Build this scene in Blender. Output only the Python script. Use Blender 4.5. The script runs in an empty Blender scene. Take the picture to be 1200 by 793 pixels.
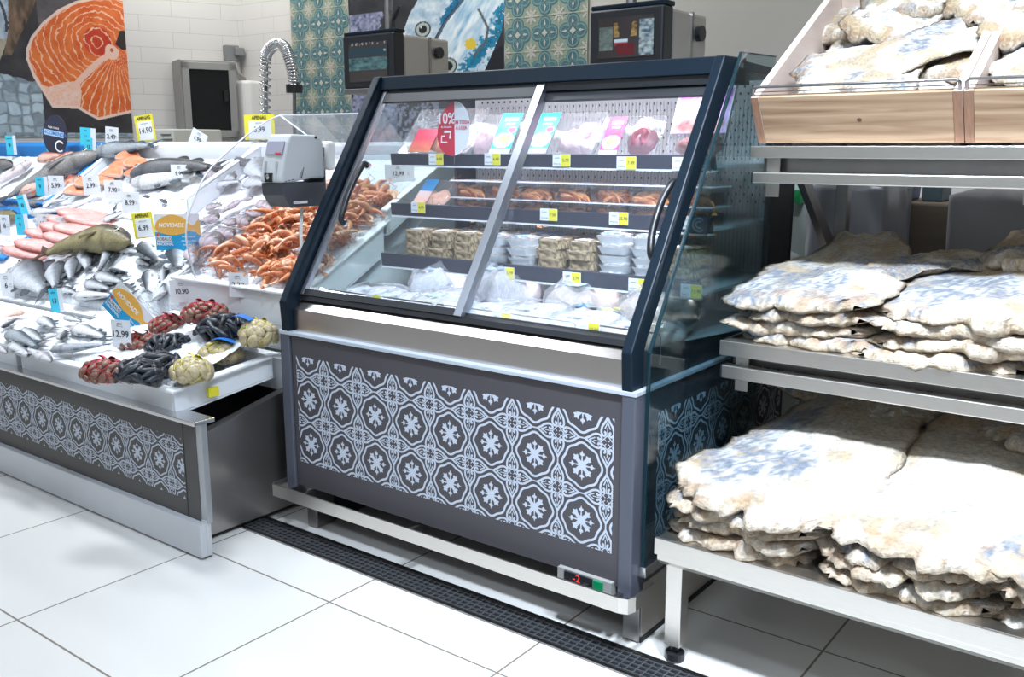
import bpy, bmesh, math, random
import numpy as np
from mathutils import Vector, Matrix, Euler, Quaternion
R = math.radians; PI = math.pi
random.seed(7)
SC = bpy.context.scene
COL = SC.collection
HC = 1.3                                   # eye height of the photographer

# ------------------------------------------------------------------ camera
f_px = 1095.0
th = math.atan(224.5 / f_px); ya = R(37.1)
g = Vector((-math.sin(ya), math.cos(ya), 0)); r_ = Vector((math.cos(ya), math.sin(ya), 0)); zz = Vector((0, 0, 1))
FW = g * math.cos(th) - zz * math.sin(th); UP = g * math.sin(th) + zz * math.cos(th)
CAM = Vector((0, 0, HC))
cd = bpy.data.cameras.new('camera'); cam = bpy.data.objects.new('camera', cd); COL.objects.link(cam)
cd.sensor_width = 36; cd.lens = f_px / 1200 * 36; cd.clip_start = .05; cd.clip_end = 60
cam.location = CAM
cam.rotation_euler = Matrix((r_, UP, -FW)).transposed().to_euler()
SC.camera = cam
def ray(u, v): return FW + r_ * ((u - 600) / f_px) - UP * ((v - 396.5) / f_px)
def atY(u, v, y): d = ray(u, v); return CAM + d * (y / d.y)
def atX(u, v, x): d = ray(u, v); return CAM + d * (x / d.x)
def atZ(u, v, z): d = ray(u, v); return CAM + d * ((z - HC) / d.z)

# ------------------------------------------------------------------ materials
MATS = {}
def nodes(name):
    m = bpy.data.materials.new(name); m.use_nodes = True
    return m, m.node_tree, m.node_tree.nodes['Principled BSDF']
def mat(name, col, rough=.5, metal=0., spec=.5, bump=0., bscale=40., vary=0., emis=None, es=0., coat=0., sss=0., stretch=None):
    if name in MATS: return MATS[name]
    m, nt, b = nodes(name)
    b.inputs['Base Color'].default_value = (*col, 1); b.inputs['Roughness'].default_value = rough
    b.inputs['Metallic'].default_value = metal; b.inputs['Specular IOR Level'].default_value = spec
    b.inputs['Coat Weight'].default_value = coat
    if sss: b.inputs['Subsurface Weight'].default_value = sss; b.inputs['Subsurface Scale'].default_value = .01
    if emis: b.inputs['Emission Color'].default_value = (*emis, 1); b.inputs['Emission Strength'].default_value = es
    if bump or vary:
        tc = nt.nodes.new('ShaderNodeTexCoord'); mp = nt.nodes.new('ShaderNodeMapping')
        nt.links.new(tc.outputs['Object'], mp.inputs[0])
        if stretch: mp.inputs['Scale'].default_value = stretch
        n = nt.nodes.new('ShaderNodeTexNoise'); n.inputs['Scale'].default_value = bscale; n.inputs['Detail'].default_value = 5
        nt.links.new(mp.outputs[0], n.inputs['Vector'])
        if bump:
            bp = nt.nodes.new('ShaderNodeBump'); bp.inputs['Strength'].default_value = bump; bp.inputs['Distance'].default_value = .01
            nt.links.new(n.outputs['Fac'], bp.inputs['Height']); nt.links.new(bp.outputs[0], b.inputs['Normal'])
        if vary:
            mx = nt.nodes.new('ShaderNodeMix'); mx.data_type = 'RGBA'
            mx.inputs[6].default_value = (*[c * (1 - vary) for c in col], 1); mx.inputs[7].default_value = (*[min(1, c * (1 + vary)) for c in col], 1)
            nt.links.new(n.outputs['Fac'], mx.inputs[0]); nt.links.new(mx.outputs[2], b.inputs['Base Color'])
    MATS[name] = m; return m
def vcmat(name, rough=.5, metal=0., bump=0., bscale=60., spec=.5, coat=0., fine=0.):
    """base colour comes from the colours the mesh itself carries (prints, skins)"""
    if name in MATS: return MATS[name]
    m, nt, b = nodes(name)
    a = nt.nodes.new('ShaderNodeVertexColor'); a.layer_name = 'Col'
    b.inputs['Roughness'].default_value = rough; b.inputs['Metallic'].default_value = metal
    b.inputs['Specular IOR Level'].default_value = spec; b.inputs['Coat Weight'].default_value = coat
    src = a.outputs['Color']
    if bump or fine:
        tc = nt.nodes.new('ShaderNodeTexCoord'); n = nt.nodes.new('ShaderNodeTexNoise')
        n.inputs['Scale'].default_value = bscale; n.inputs['Detail'].default_value = 6; n.inputs['Roughness'].default_value = .65
        nt.links.new(tc.outputs['Object'], n.inputs['Vector'])
        if bump:
            bp = nt.nodes.new('ShaderNodeBump'); bp.inputs['Strength'].default_value = bump; bp.inputs['Distance'].default_value = .01
            nt.links.new(n.outputs['Fac'], bp.inputs['Height']); nt.links.new(bp.outputs[0], b.inputs['Normal'])
        if fine:
            mr = nt.nodes.new('ShaderNodeMapRange'); mr.inputs[1].default_value = .3; mr.inputs[2].default_value = .7
            mr.inputs[3].default_value = 1 - fine; mr.inputs[4].default_value = 1 + fine * .5
            nt.links.new(n.outputs['Fac'], mr.inputs[0])
            vm = nt.nodes.new('ShaderNodeVectorMath'); vm.operation = 'SCALE'
            nt.links.new(src, vm.inputs[0]); nt.links.new(mr.outputs[0], vm.inputs['Scale']); src = vm.outputs[0]
    nt.links.new(src, b.inputs['Base Color'])
    MATS[name] = m; return m
def glassmat(name, tint=(.93, .97, .96), rough=.0, refl=1.0, film=0., fcol=(.9, .92, .95), ior=1.45):
    """thin pane: clear transmission with fresnel reflection, optionally a faint milky film"""
    if name in MATS: return MATS[name]
    m = bpy.data.materials.new(name); m.use_nodes = True; nt = m.node_tree
    nt.nodes.remove(nt.nodes['Principled BSDF']); out = nt.nodes['Material Output']
    t = nt.nodes.new('ShaderNodeBsdfTransparent'); t.inputs[0].default_value = (*tint, 1)
    gl = nt.nodes.new('ShaderNodeBsdfGlossy'); gl.inputs['Roughness'].default_value = rough; gl.inputs[0].default_value = (refl, refl, refl, 1)
    lw = nt.nodes.new('ShaderNodeLayerWeight'); lw.inputs[0].default_value = .5
    pw = nt.nodes.new('ShaderNodeMath'); pw.operation = 'POWER'; pw.inputs[1].default_value = 4.5; nt.links.new(lw.outputs['Facing'], pw.inputs[0])
    fr = nt.nodes.new('ShaderNodeMath'); fr.operation = 'MULTIPLY_ADD'; fr.inputs[1].default_value = .85; fr.inputs[2].default_value = ((ior - 1) / (ior + 1)) ** 2; nt.links.new(pw.outputs[0], fr.inputs[0])
    mx = nt.nodes.new('ShaderNodeMixShader'); nt.links.new(fr.outputs[0], mx.inputs[0]); nt.links.new(t.outputs[0], mx.inputs[1]); nt.links.new(gl.outputs[0], mx.inputs[2])
    last = mx
    if film:
        df = nt.nodes.new('ShaderNodeBsdfDiffuse'); df.inputs[0].default_value = (*fcol, 1)
        m2 = nt.nodes.new('ShaderNodeMixShader'); m2.inputs[0].default_value = film
        nt.links.new(mx.outputs[0], m2.inputs[1]); nt.links.new(df.outputs[0], m2.inputs[2]); last = m2
    nt.links.new(last.outputs[0], out.inputs[0])
    MATS[name] = m; return m

steel = mat('brushed_steel', (.72, .685, .64), .30, 1., bump=.06, bscale=30, vary=.08, stretch=(1, 30, 30))
steel_dk = mat('dull_steel', (.33, .32, .32), .33, 1., bump=.05, bscale=20, vary=.15)
steel_sm = mat('smooth_steel', (.66, .66, .67), .22, 1.)
kick = mat('satin_kickplate', (.56, .57, .60), .42, .25, vary=.05, bscale=6)
chrome = mat('chrome', (.75, .76, .78), .12, 1.)
charcoal = mat('charcoal_panel', (.062, .056, .064), .55, vary=.05, bscale=400)
charcoal_w = mat('warm_grey_panel', (.075, .071, .068), .6, vary=.05, bscale=400)
post_blue = mat('slate_corner_post', (.075, .08, .105), .45)
lip_white = mat('pale_lip', (.55, .60, .68), .35, .3)
patt_white = mat('pattern_ink', (.50, .54, .62), .55)
canopy_m = mat('blue_black_lacquer', (.005, .012, .021), .38, .0, .18)
black = mat('black_plastic', (.012, .013, .016), .35)
black_matte = mat('black_rubber', (.015, .015, .016), .75)
darkint = mat('dark_interior', (.02, .022, .026), .5)
rail_m = mat('shelf_rail', (.045, .045, .065), .4)
white_int = mat('white_enamel', (.80, .78, .80), .35)
white_pl = mat('white_polyethylene', (.82, .84, .87), .4, sss=.0)
white_pt = mat('white_paint', (.80, .80, .79), .5)
ice_m = mat('crushed_ice', (.86, .90, .95), .25, bump=.9, bscale=90, vary=.05)
blue_pl = mat('blue_plastic', (.01, .22, .62), .35)
paper = mat('paper_white', (.80, .82, .86), .6)
yellow = mat('yellow_card', (.82, .72, .04), .55)
cyan = mat('cyan_card', (.06, .60, .80), .55)
ink = mat('black_ink', (.02, .02, .03), .6)
ink_grey = mat('grey_ink', (.25, .26, .30), .6)
ink_white = mat('white_ink', (.9, .9, .92), .6)
clear = glassmat('clear_glass')
clear_door = glassmat('door_glass', (.96, .98, .99), 0., .8, film=.012, fcol=(.75, .80, .95), ior=1.3)
clear_side = glassmat('tinted_side_glass', (.70, .80, .83), 0., .8, ior=1.5)
acrylic = glassmat('clear_acrylic', (.93, .94, .97), .02, 1., film=.05)
edge_glass = mat('glass_edge', (.004, .022, .03), .12, 0., .8)
edge_lite = mat('acrylic_edge', (.75, .82, .88), .2)
wrap = glassmat('cling_wrap', (.95, .95, .97), .12, 1., film=.06)
clearbox = glassmat('clear_box_plastic', (.96, .95, .95), .08, 1., film=.05)
fishskin = vcmat('fish_skin', .36, bump=.2, bscale=90, coat=.06, fine=.45, spec=.35)
fishflesh = vcmat('fish_flesh', .35, bump=.3, bscale=60, fine=.25)
prawn_m = vcmat('prawn_shell', .3, coat=.2, fine=.3)
shell_m = vcmat('sea_shell', .35, coat=.2, bump=.2, bscale=120, fine=.4)
cod_m = vcmat('salted_cod', .8, bump=.8, bscale=85, spec=.2, fine=.35)
print_m = vcmat('printed_card', .45)
poster_m = vcmat('poster_print', .35)
food_m = vcmat('packed_food', .5, bump=.5, bscale=120, fine=.3)
eye_m = mat('fish_eye', (.02, .02, .02), .1, coat=.5)

# wood with grain along x
def wood_mat():
    m, nt, b = nodes('pine_wood')
    tc = nt.nodes.new('ShaderNodeTexCoord'); mp = nt.nodes.new('ShaderNodeMapping'); mp.inputs['Scale'].default_value = (1.2, 14, 26)
    nz = nt.nodes.new('ShaderNodeTexNoise'); nz.inputs['Scale'].default_value = 2.2; nz.inputs['Detail'].default_value = 4; nz.inputs['Distortion'].default_value = .6
    cr = nt.nodes.new('ShaderNodeValToRGB')
    cr.color_ramp.elements[0].position = .30; cr.color_ramp.elements[0].color = (.27, .155, .085, 1)
    cr.color_ramp.elements[1].position = .62; cr.color_ramp.elements[1].color = (.49, .335, .215, 1)
    nt.links.new(tc.outputs['Object'], mp.inputs[0]); nt.links.new(mp.outputs[0], nz.inputs['Vector'])
    nt.links.new(nz.outputs['Fac'], cr.inputs[0]); nt.links.new(cr.outputs[0], b.inputs['Base Color'])
    b.inputs['Roughness'].default_value = .5
    return m
pine = wood_mat()
pine_side = mat('pine_side', (.62, .50, .44), .55, vary=.15, bscale=5, stretch=(8, 1, 8))
pine_end = mat('pine_end_grain', (.30, .16, .10), .6, vary=.4, bscale=10, stretch=(16, 2, 3))

def tile_mat(name, base, bw, rh, mortar, mcol, rough, off=(0, 0), swap=False, offset=0., bump=.3, vary=.03):
    m, nt, b = nodes(name)
    tc = nt.nodes.new('ShaderNodeTexCoord'); sx = nt.nodes.new('ShaderNodeSeparateXYZ'); cx = nt.nodes.new('ShaderNodeCombineXYZ')
    nt.links.new(tc.outputs['Object'], sx.inputs[0])
    for i, k in enumerate((0, 2 if swap else 1)):
        ad = nt.nodes.new('ShaderNodeMath'); ad.inputs[1].default_value = off[i]
        nt.links.new(sx.outputs[k], ad.inputs[0]); nt.links.new(ad.outputs[0], cx.inputs[i])
    br = nt.nodes.new('ShaderNodeTexBrick'); br.offset = offset; br.squash = 1
    br.inputs['Scale'].default_value = 1; br.inputs['Brick Width'].default_value = bw; br.inputs['Row Height'].default_value = rh
    br.inputs['Mortar Size'].default_value = mortar; br.inputs['Mortar Smooth'].default_value = .1; br.inputs['Bias'].default_value = 0
    br.inputs['Color1'].default_value = (*base, 1); br.inputs['Color2'].default_value = (*[c * (1 - vary) for c in base], 1); br.inputs['Mortar'].default_value = (*mcol, 1)
    nt.links.new(cx.outputs[0], br.inputs['Vector']); nt.links.new(br.outputs['Color'], b.inputs['Base Color'])
    bp = nt.nodes.new('ShaderNodeBump'); bp.inputs['Strength'].default_value = bump; bp.inputs['Distance'].default_value = .002; bp.invert = True
    nt.links.new(br.outputs['Fac'], bp.inputs['Height']); nt.links.new(bp.outputs[0], b.inputs['Normal'])
    b.inputs['Roughness'].default_value = rough
    return m
floor_m = tile_mat('polished_floor_tiles', (.69, .67, .64), .62, .600, .0032, (.22, .19, .16), .16, off=(1.942 + 6.2, -1.685 + 6.0))
wall_m = tile_mat('white_wall_tiles', (.66, .65, .63), .36, .112, .0022, (.50, .49, .47), .3, swap=True, offset=.35)
plaster = mat('beige_plaster', (.55, .54, .51), .8, vary=.03, bscale=3)

# ------------------------------------------------------------------ mesh builder
WL = {}                                      # world location of things that carry parts in world coordinates
class MB:
    def __init__(s, k=1.0): s.v = []; s.f = []; s.m = []; s.c = []; s.k = k; s.cc = None
    def p(s, q):
        s.v.append((q[0], q[1], q[2])); s.c.append(s.cc or (.8, .8, .8)); return len(s.v) - 1
    def face(s, idx, m=0): s.f.append(tuple(idx)); s.m.append(m)
    def poly(s, pts, m=0): s.face([s.p(q) for q in pts], m)
    def hexa(s, a, m=0):
        i = [s.p(q) for q in a]
        for q in ((0, 3, 2, 1), (4, 5, 6, 7), (0, 1, 5, 4), (1, 2, 6, 5), (2, 3, 7, 6), (3, 0, 4, 7)): s.face([i[j] for j in q], m)
    def box(s, x0, x1, y0, y1, z0, z1, m=0):
        s.hexa([(x0, y0, z0), (x1, y0, z0), (x1, y1, z0), (x0, y1, z0), (x0, y0, z1), (x1, y0, z1), (x1, y1, z1), (x0, y1, z1)], m)
    def prism(s, yz, x0, x1, m=0, axis='x'):
        """polygon in (y,z) (counter-clockwise seen from +x) extruded from x0 to x1"""
        n = len(yz)
        mk = {'x': lambda a, b, t: (t, a, b), 'y': lambda a, b, t: (a, t, b), 'z': lambda a, b, t: (a, b, t)}[axis]
        A = [s.p(mk(a, b, x0)) for a, b in yz]; B = [s.p(mk(a, b, x1)) for a, b in yz]
        s.face(A[::-1], m); s.face(B, m)
        for i in range(n): j = (i + 1) % n; s.face((A[i], A[j], B[j], B[i]), m)
    def tube(s, path, r, seg=8, m=0, cap=True):
        path = [Vector(q) for q in path]; rings = []; n = len(path); prev = None
        for i, q in enumerate(path):
            t = (path[min(i + 1, n - 1)] - path[max(i - 1, 0)]).normalized()
            if prev is None: a = t.orthogonal().normalized()
            else: a = (prev - t * prev.dot(t)).normalized()
            prev = a; b = t.cross(a); rr = r[i] if isinstance(r, (list, tuple)) else r
            rings.append([s.p(q + (a * math.cos(2 * PI * j / seg) + b * math.sin(2 * PI * j / seg)) * rr) for j in range(seg)])
        for i in range(n - 1):
            for j in range(seg): k = (j + 1) % seg; s.face((rings[i][j], rings[i][k], rings[i + 1][k], rings[i + 1][j]), m)
        if cap: s.face(rings[0][::-1], m); s.face(rings[-1], m)
    def grid(s, nu, nv, fn, m=0, cf=None, wrapu=False):
        idx = []
        for j in range(nv):
            row = []
            for i in range(nu):
                u = i / (nu if wrapu else nu - 1); v = j / (nv - 1)
                if cf: s.cc = cf(u, v)
                row.append(s.p(fn(u, v)))
            idx.append(row)
        for j in range(nv - 1):
            for i in range(nu if wrapu else nu - 1):
                k = (i + 1) % nu; s.face((idx[j][i], idx[j][k], idx[j + 1][k], idx[j + 1][i]), m)
        s.cc = None
        return idx
    def ball(s, c, rad, M=None, nu=10, nv=7, m=0):
        c = Vector(c)
        def fn(u, v):
            a = 2 * PI * u; b = PI * (v * .98 + .01)
            q = Vector((rad[0] * math.sin(b) * math.cos(a), rad[1] * math.sin(b) * math.sin(a), rad[2] * math.cos(b)))
            if M: q = M @ q
            return c + q
        cc = s.cc
        s.grid(nu, nv, fn, m, cf=(lambda u, v: cc) if cc else None, wrapu=True); s.cc = cc
    def lathe(s, prof, c=(0, 0), seg=16, m=0):
        s.grid(seg, len(prof), lambda u, v: (c[0] + prof[round(v * (len(prof) - 1))][0] * math.cos(2 * PI * u), c[1] + prof[round(v * (len(prof) - 1))][0] * math.sin(2 * PI * u), prof[round(v * (len(prof) - 1))][1]), m, wrapu=True)
    def build(s, name, mats, parent=None, bevel=0., smooth=False, local=False, vc=False, origin=None):
        """world-coordinate mesh -> ONE object; its origin sits at the base of the shape (or at its parent's)"""
        k = s.k
        V = np.array(s.v, dtype=float).reshape(-1, 3)
        if k != 1.0: V = V * k; V[:, 2] += HC * (1 - k)        # drawings of the cabinet and rack were made at another scale
        if not isinstance(mats, (list, tuple)): mats = [mats]
        loc = np.zeros(3)
        if not local:
            if parent is not None: loc = np.array(WL[parent.name])
            elif origin is not None: loc = np.array(origin, dtype=float)
            else: loc = np.array([(V[:, 0].min() + V[:, 0].max()) / 2, (V[:, 1].min() + V[:, 1].max()) / 2, V[:, 2].min()])
            V = V - loc
        me = bpy.data.meshes.new(name); me.from_pydata(V.tolist(), [], s.f)
        for q in mats: me.materials.append(q)
        me.polygons.foreach_set('material_index', s.m)
        if smooth: me.polygons.foreach_set('use_smooth', [True] * len(s.f))
        if vc:
            a = me.color_attributes.new('Col', 'FLOAT_COLOR', 'POINT')
            a.data.foreach_set('color', np.concatenate([np.array(s.c, dtype=float), np.ones((len(s.c), 1))], 1).ravel())
        if smooth:                                      # one consistent outside for every curved skin
            bm_ = bmesh.new(); bm_.from_mesh(me); bmesh.ops.recalc_face_normals(bm_, faces=bm_.faces); bm_.to_mesh(me); bm_.free()
        me.update()
        o = bpy.data.objects.new(name, me); COL.objects.link(o)
        if parent is not None: o.parent = parent; WL[o.name] = tuple(loc)
        elif not local: o.location = loc; WL[o.name] = tuple(loc)
        if bevel:
            b = o.modifiers.new('bevel', 'BEVEL'); b.width = bevel; b.segments = 2; b.limit_method = 'ANGLE'
        return o
def tag(o, label, cat, group=None):
    o['label'] = label; o['category'] = cat
    if group: o['group'] = group
    return o
def struct(o): o['kind'] = 'structure'; return o
def thing(name, loc, label, cat, group=None, rot=None):
    o = bpy.data.objects.new(name, None); COL.objects.link(o); o.location = loc; o.empty_display_size = .05
    if rot is not None: o.rotation_euler = rot
    WL[o.name] = tuple(loc)
    return tag(o, label, cat, group)
def dup(root, loc=None, rot=None, label=None, group=None, scale=None):
    c = root.copy(); COL.objects.link(c)
    if loc is not None: c.location = loc
    if rot is not None: c.rotation_euler = rot
    if scale is not None: c.scale = scale
    if label: c['label'] = label
    if group: c['group'] = group
    for ch in list(root.children):
        d = ch.copy(); COL.objects.link(d); d.parent = c
        for gc in list(ch.children): e = gc.copy(); COL.objects.link(e); e.parent = d
    return c
def KP(p, k): return Vector((p[0] * k, p[1] * k, HC + (p[2] - HC) * k))

# text as flat mesh, cached, centred, lying in local xy
TXT = {}
def text_mesh(t, size, material, shear=0., bold=0.):
    key = (t, size, material.name, shear, bold)
    if key in TXT: return TXT[key]
    cu = bpy.data.curves.new('lettering', 'FONT'); cu.body = t; cu.size = size; cu.align_x = 'CENTER'; cu.align_y = 'CENTER'
    cu.shear = shear; cu.offset = bold; cu.resolution_u = 3; cu.extrude = .0002
    ob = bpy.data.objects.new('lettering', cu); me = bpy.data.meshes.new_from_object(ob)
    me.materials.clear(); me.materials.append(material)
    bpy.data.objects.remove(ob); bpy.data.curves.remove(cu)
    TXT[key] = me; return me
def put_text(parent, t, size, x, y, z=.0012, material=None, shear=0., bold=0., rz=0, name='lettering', basis=None):
    o = bpy.data.objects.new(name, text_mesh(t, size, material or ink, shear, bold)); COL.objects.link(o); o.parent = parent
    o.location = (x, y, z); o.rotation_euler = (0, 0, rz)
    if basis is not None: o.matrix_local = basis @ Matrix.Translation((x, y, z)) @ Matrix.Rotation(rz, 4, 'Z')
    return o
def card_rot(normal, up=(0, 0, 1), roll=0.):
    """rotation whose local z = normal and local y ~ up"""
    n = Vector(normal).normalized(); u = Vector(up); u = (u - n * u.dot(n)).normalized(); x = u.cross(n)
    M = Matrix((x, u, n)).transposed().to_4x4() @ Matrix.Rotation(roll, 4, 'Z')
    return M.to_euler()

# value noise (numpy)
def vnoise(x, y, seed=0):
    x = np.asarray(x, float); y = np.asarray(y, float)
    xi = np.floor(x).astype(int); yi = np.floor(y).astype(int); fx = x - xi; fy = y - yi
    fx = fx * fx * (3 - 2 * fx); fy = fy * fy * (3 - 2 * fy)
    def h(a, b):
        n = (a * 374761393 + b * 668265263 + seed * 1442695041) & 0x7fffffff
        n = ((n ^ (n >> 13)) * 1274126177) & 0x7fffffff
        return ((n ^ (n >> 16)) & 0xffff) / 65535.0
    return (h(xi, yi) * (1 - fx) + h(xi + 1, yi) * fx) * (1 - fy) + (h(xi, yi + 1) * (1 - fx) + h(xi + 1, yi + 1) * fx) * fy
def fbm(x, y, seed=0, o=4):
    s = 0; a = .5; t = 0
    for i in range(o): s = s + a * vnoise(np.asarray(x) * 2 ** i, np.asarray(y) * 2 ** i, seed + i * 17); t += a; a *= .5
    return s / t

# ------------------------------------------------------------------ flat ornament helpers
def clip(poly, x0, x1, y0, y1):
    def cut(P, ins, isec):
        out = []
        for i in range(len(P)):
            a, b = P[i - 1], P[i]
            if ins(b):
                if not ins(a): out.append(isec(a, b))
                out.append(b)
            elif ins(a): out.append(isec(a, b))
        return out
    def lx(X): return lambda a, b: (X, a[1] + (b[1] - a[1]) * (X - a[0]) / (b[0] - a[0]))
    def ly(Y): return lambda a, b: (a[0] + (b[0] - a[0]) * (Y - a[1]) / (b[1] - a[1]), Y)
    for ins, sc in ((lambda p: p[0] >= x0, lx(x0)), (lambda p: p[0] <= x1, lx(x1)), (lambda p: p[1] >= y0, ly(y0)), (lambda p: p[1] <= y1, ly(y1))):
        if not poly: return []
        poly = cut(poly, ins, sc)
    return poly if len(poly) > 2 else []
def stroke(pts, w):
    out = []; n = len(pts); L = []; Rr = []
    for i in range(n):
        a = pts[max(i - 1, 0)]; b = pts[min(i + 1, n - 1)]
        if pts[0] == pts[-1]:
            if i == 0: a = pts[-2]
            if i == n - 1: b = pts[1]
        dx, dy = b[0] - a[0], b[1] - a[1]; l = math.hypot(dx, dy) or 1; ww = w[i] if isinstance(w, (list, tuple)) else w
        L.append((pts[i][0] - dy / l * ww / 2, pts[i][1] + dx / l * ww / 2)); Rr.append((pts[i][0] + dy / l * ww / 2, pts[i][1] - dx / l * ww / 2))
    for i in range(n - 1): out.append([L[i], Rr[i], Rr[i + 1], L[i + 1]])
    return out
def smooth_pts(P, n=4):
    out = []
    for i in range(len(P) - 1):
        p0 = P[max(i - 1, 0)]; p1 = P[i]; p2 = P[i + 1]; p3 = P[min(i + 2, len(P) - 1)]
        for j in range(n):
            t = j / n
            out.append(tuple(.5 * ((2 * p1[k]) + (-p0[k] + p2[k]) * t + (2 * p0[k] - 5 * p1[k] + 4 * p2[k] - p3[k]) * t * t + (-p0[k] + 3 * p1[k] - 3 * p2[k] + p3[k]) * t ** 3) for k in range(len(p1))))
    out.append(tuple(P[-1])); return out
def rot2(P, a): c, s_ = math.cos(a), math.sin(a); return [(x * c - y * s_, x * s_ + y * c) for x, y in P]
def cement_motif():
    T = []
    T.append([(.075 * math.cos(a * PI / 4), .075 * math.sin(a * PI / 4)) for a in range(8)])
    for q in range(4):
        a = q * PI / 2
        T += [rot2(P, a + PI / 4) for P in ([(.03, -.042), (.17, -.036), (.17, .036), (.03, .042)],
              [(.15, -.05), (.20, -.072), (.205, -.03), (.25, 0), (.205, .03), (.20, .072), (.15, .05)])]
        T += [rot2(P, a) for P in ([(.05, -.018), (.20, -.007), (.20, .007), (.05, .018)],
              [(.165, -.012), (.185, -.045), (.215, -.045), (.22, -.018), (.275, 0), (.22, .018), (.215, .045), (.185, .045), (.165, .012)])]
    ring = []
    for i in range(65):
        t = 2 * PI * i / 64; rr = .385 + .016 * math.cos(8 * t) + .010 * math.cos(4 * t); ring.append((rr * math.cos(t), rr * math.sin(t)))
    ring[-1] = ring[0]
    T += stroke(ring, .042)
    for q in range(4):                                           # ornaments round each corner of the tile
        a = q * PI / 2
        for s_ in (1, -1):
            lobe = smooth_pts([(.44, 0), (.36, .045 * s_), (.27, .105 * s_), (.17, .122 * s_), (.115, .085 * s_), (.125, .045 * s_), (.17, .04 * s_), (.185, .07 * s_)], 3)
            heart = stroke(lobe, .040)
            T += [[(x + .5, y + .5) for x, y in rot2(P, a)] for P in heart]
            inner = stroke([(.36, .0), (.29, .03 * s_), (.24, .055 * s_)], .022)
            T += [[(x + .5, y + .5) for x, y in rot2(P, a)] for P in inner]
        T += [[(x + .5, y + .5) for x, y in rot2(P, a)] for P in stroke([(.42, 0), (.58, 0)], .026)]
        T += [[(x + .5, y + .5) for x, y in rot2(P, a)] for P in stroke([(.125, 0), (0.0, .125)], .018)]
        T += [[(x + .5, y + .5) for x, y in rot2(P, a)] for P in stroke([(.02, .02), (.06, .06)], .016)]
        T += [[(x + .5, y + .5) for x, y in rot2(P, a)] for P in stroke([(.10, 0), (.27, 0)], .016)]
    return T
MOTIF = cement_motif()
def cement_print(mb, w, h, tile, cx, cz, place, m=1):
    """ornament of repeated tiles clipped to a w x h field; place(a, b) gives the 3-D point"""
    i0 = int(math.floor((0 - cx) / tile)) - 1; i1 = int(math.ceil((w - cx) / tile)) + 1
    j0 = int(math.floor((0 - cz) / tile)) - 1; j1 = int(math.ceil((h - cz) / tile)) + 1
    for i in range(i0, i1 + 1):
        for j in range(j0, j1 + 1):
            ox = cx + i * tile; oz = cz + j * tile
            if ox < -tile or ox > w + tile or oz < -tile or oz > h + tile: continue
            for n_, P in enumerate(MOTIF):
                Q = clip([(ox + x * tile, oz + y * tile) for x, y in P], 0, w, 0, h)
                if Q: mb.poly([place(a, b, n_ * 3.5e-6) for a, b in Q], m)

# ================================================================== ROOM
b = MB(); b.box(-10, 3.4, -3.4, 6, -.1, 0); struct(b.build('floor', floor_m, origin=(0, 0, 0)))
b = MB(); b.box(-10, 3.4, -3.4, 6, 3.3, 3.4); struct(b.build('ceiling', mat('ceiling_paint', (.7, .7, .7), .9)))
YW = 4.70; XC = -6.18
b = MB(); b.box(XC, -3.05, YW, YW + .12, 0, 3.3); struct(b.build('wall_back', wall_m, origin=(0, YW, 0)))
b = MB(); b.box(-3.05, 3.4, YW, YW + .12, 0, 3.3); struct(b.build('wall_back_plain', plaster)).name = 'wall_back'
LA = R(22); LD = Vector((-math.sin(LA), -math.cos(LA), 0)); LN = Vector((math.cos(LA), -math.sin(LA), 0))   # along, facing the room
b = MB(); b.box(-9, 0, 0, .12, 0, 3.3)
wl = struct(b.build('wall_left', wall_m, local=True)); wl.location = (XC, YW, 0)
wl.rotation_euler = (0, 0, math.atan2(-LD.y, -LD.x))
b = MB(); b.box(3.4, 3.5, -3.4, 6, 0, 3.3); struct(b.build('wall_right', plaster))
b = MB(); b.box(-10, 3.4, -3.5, -3.4, 0, 3.3); struct(b.build('wall_front', plaster))
b = MB(); b.box(-10.1, -10, -3.4, 1, 0, 3.3); struct(b.build('wall_far', plaster)).name = 'wall_left'

def wall_left_hit(u, v):
    d = ray(u, v); P0 = Vector((XC, YW, 0)); t = (P0 - CAM).dot(LN) / d.dot(LN); q = CAM + d * t
    return (q - P0).dot(LD), q.z               # distance from the corner, height

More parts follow.
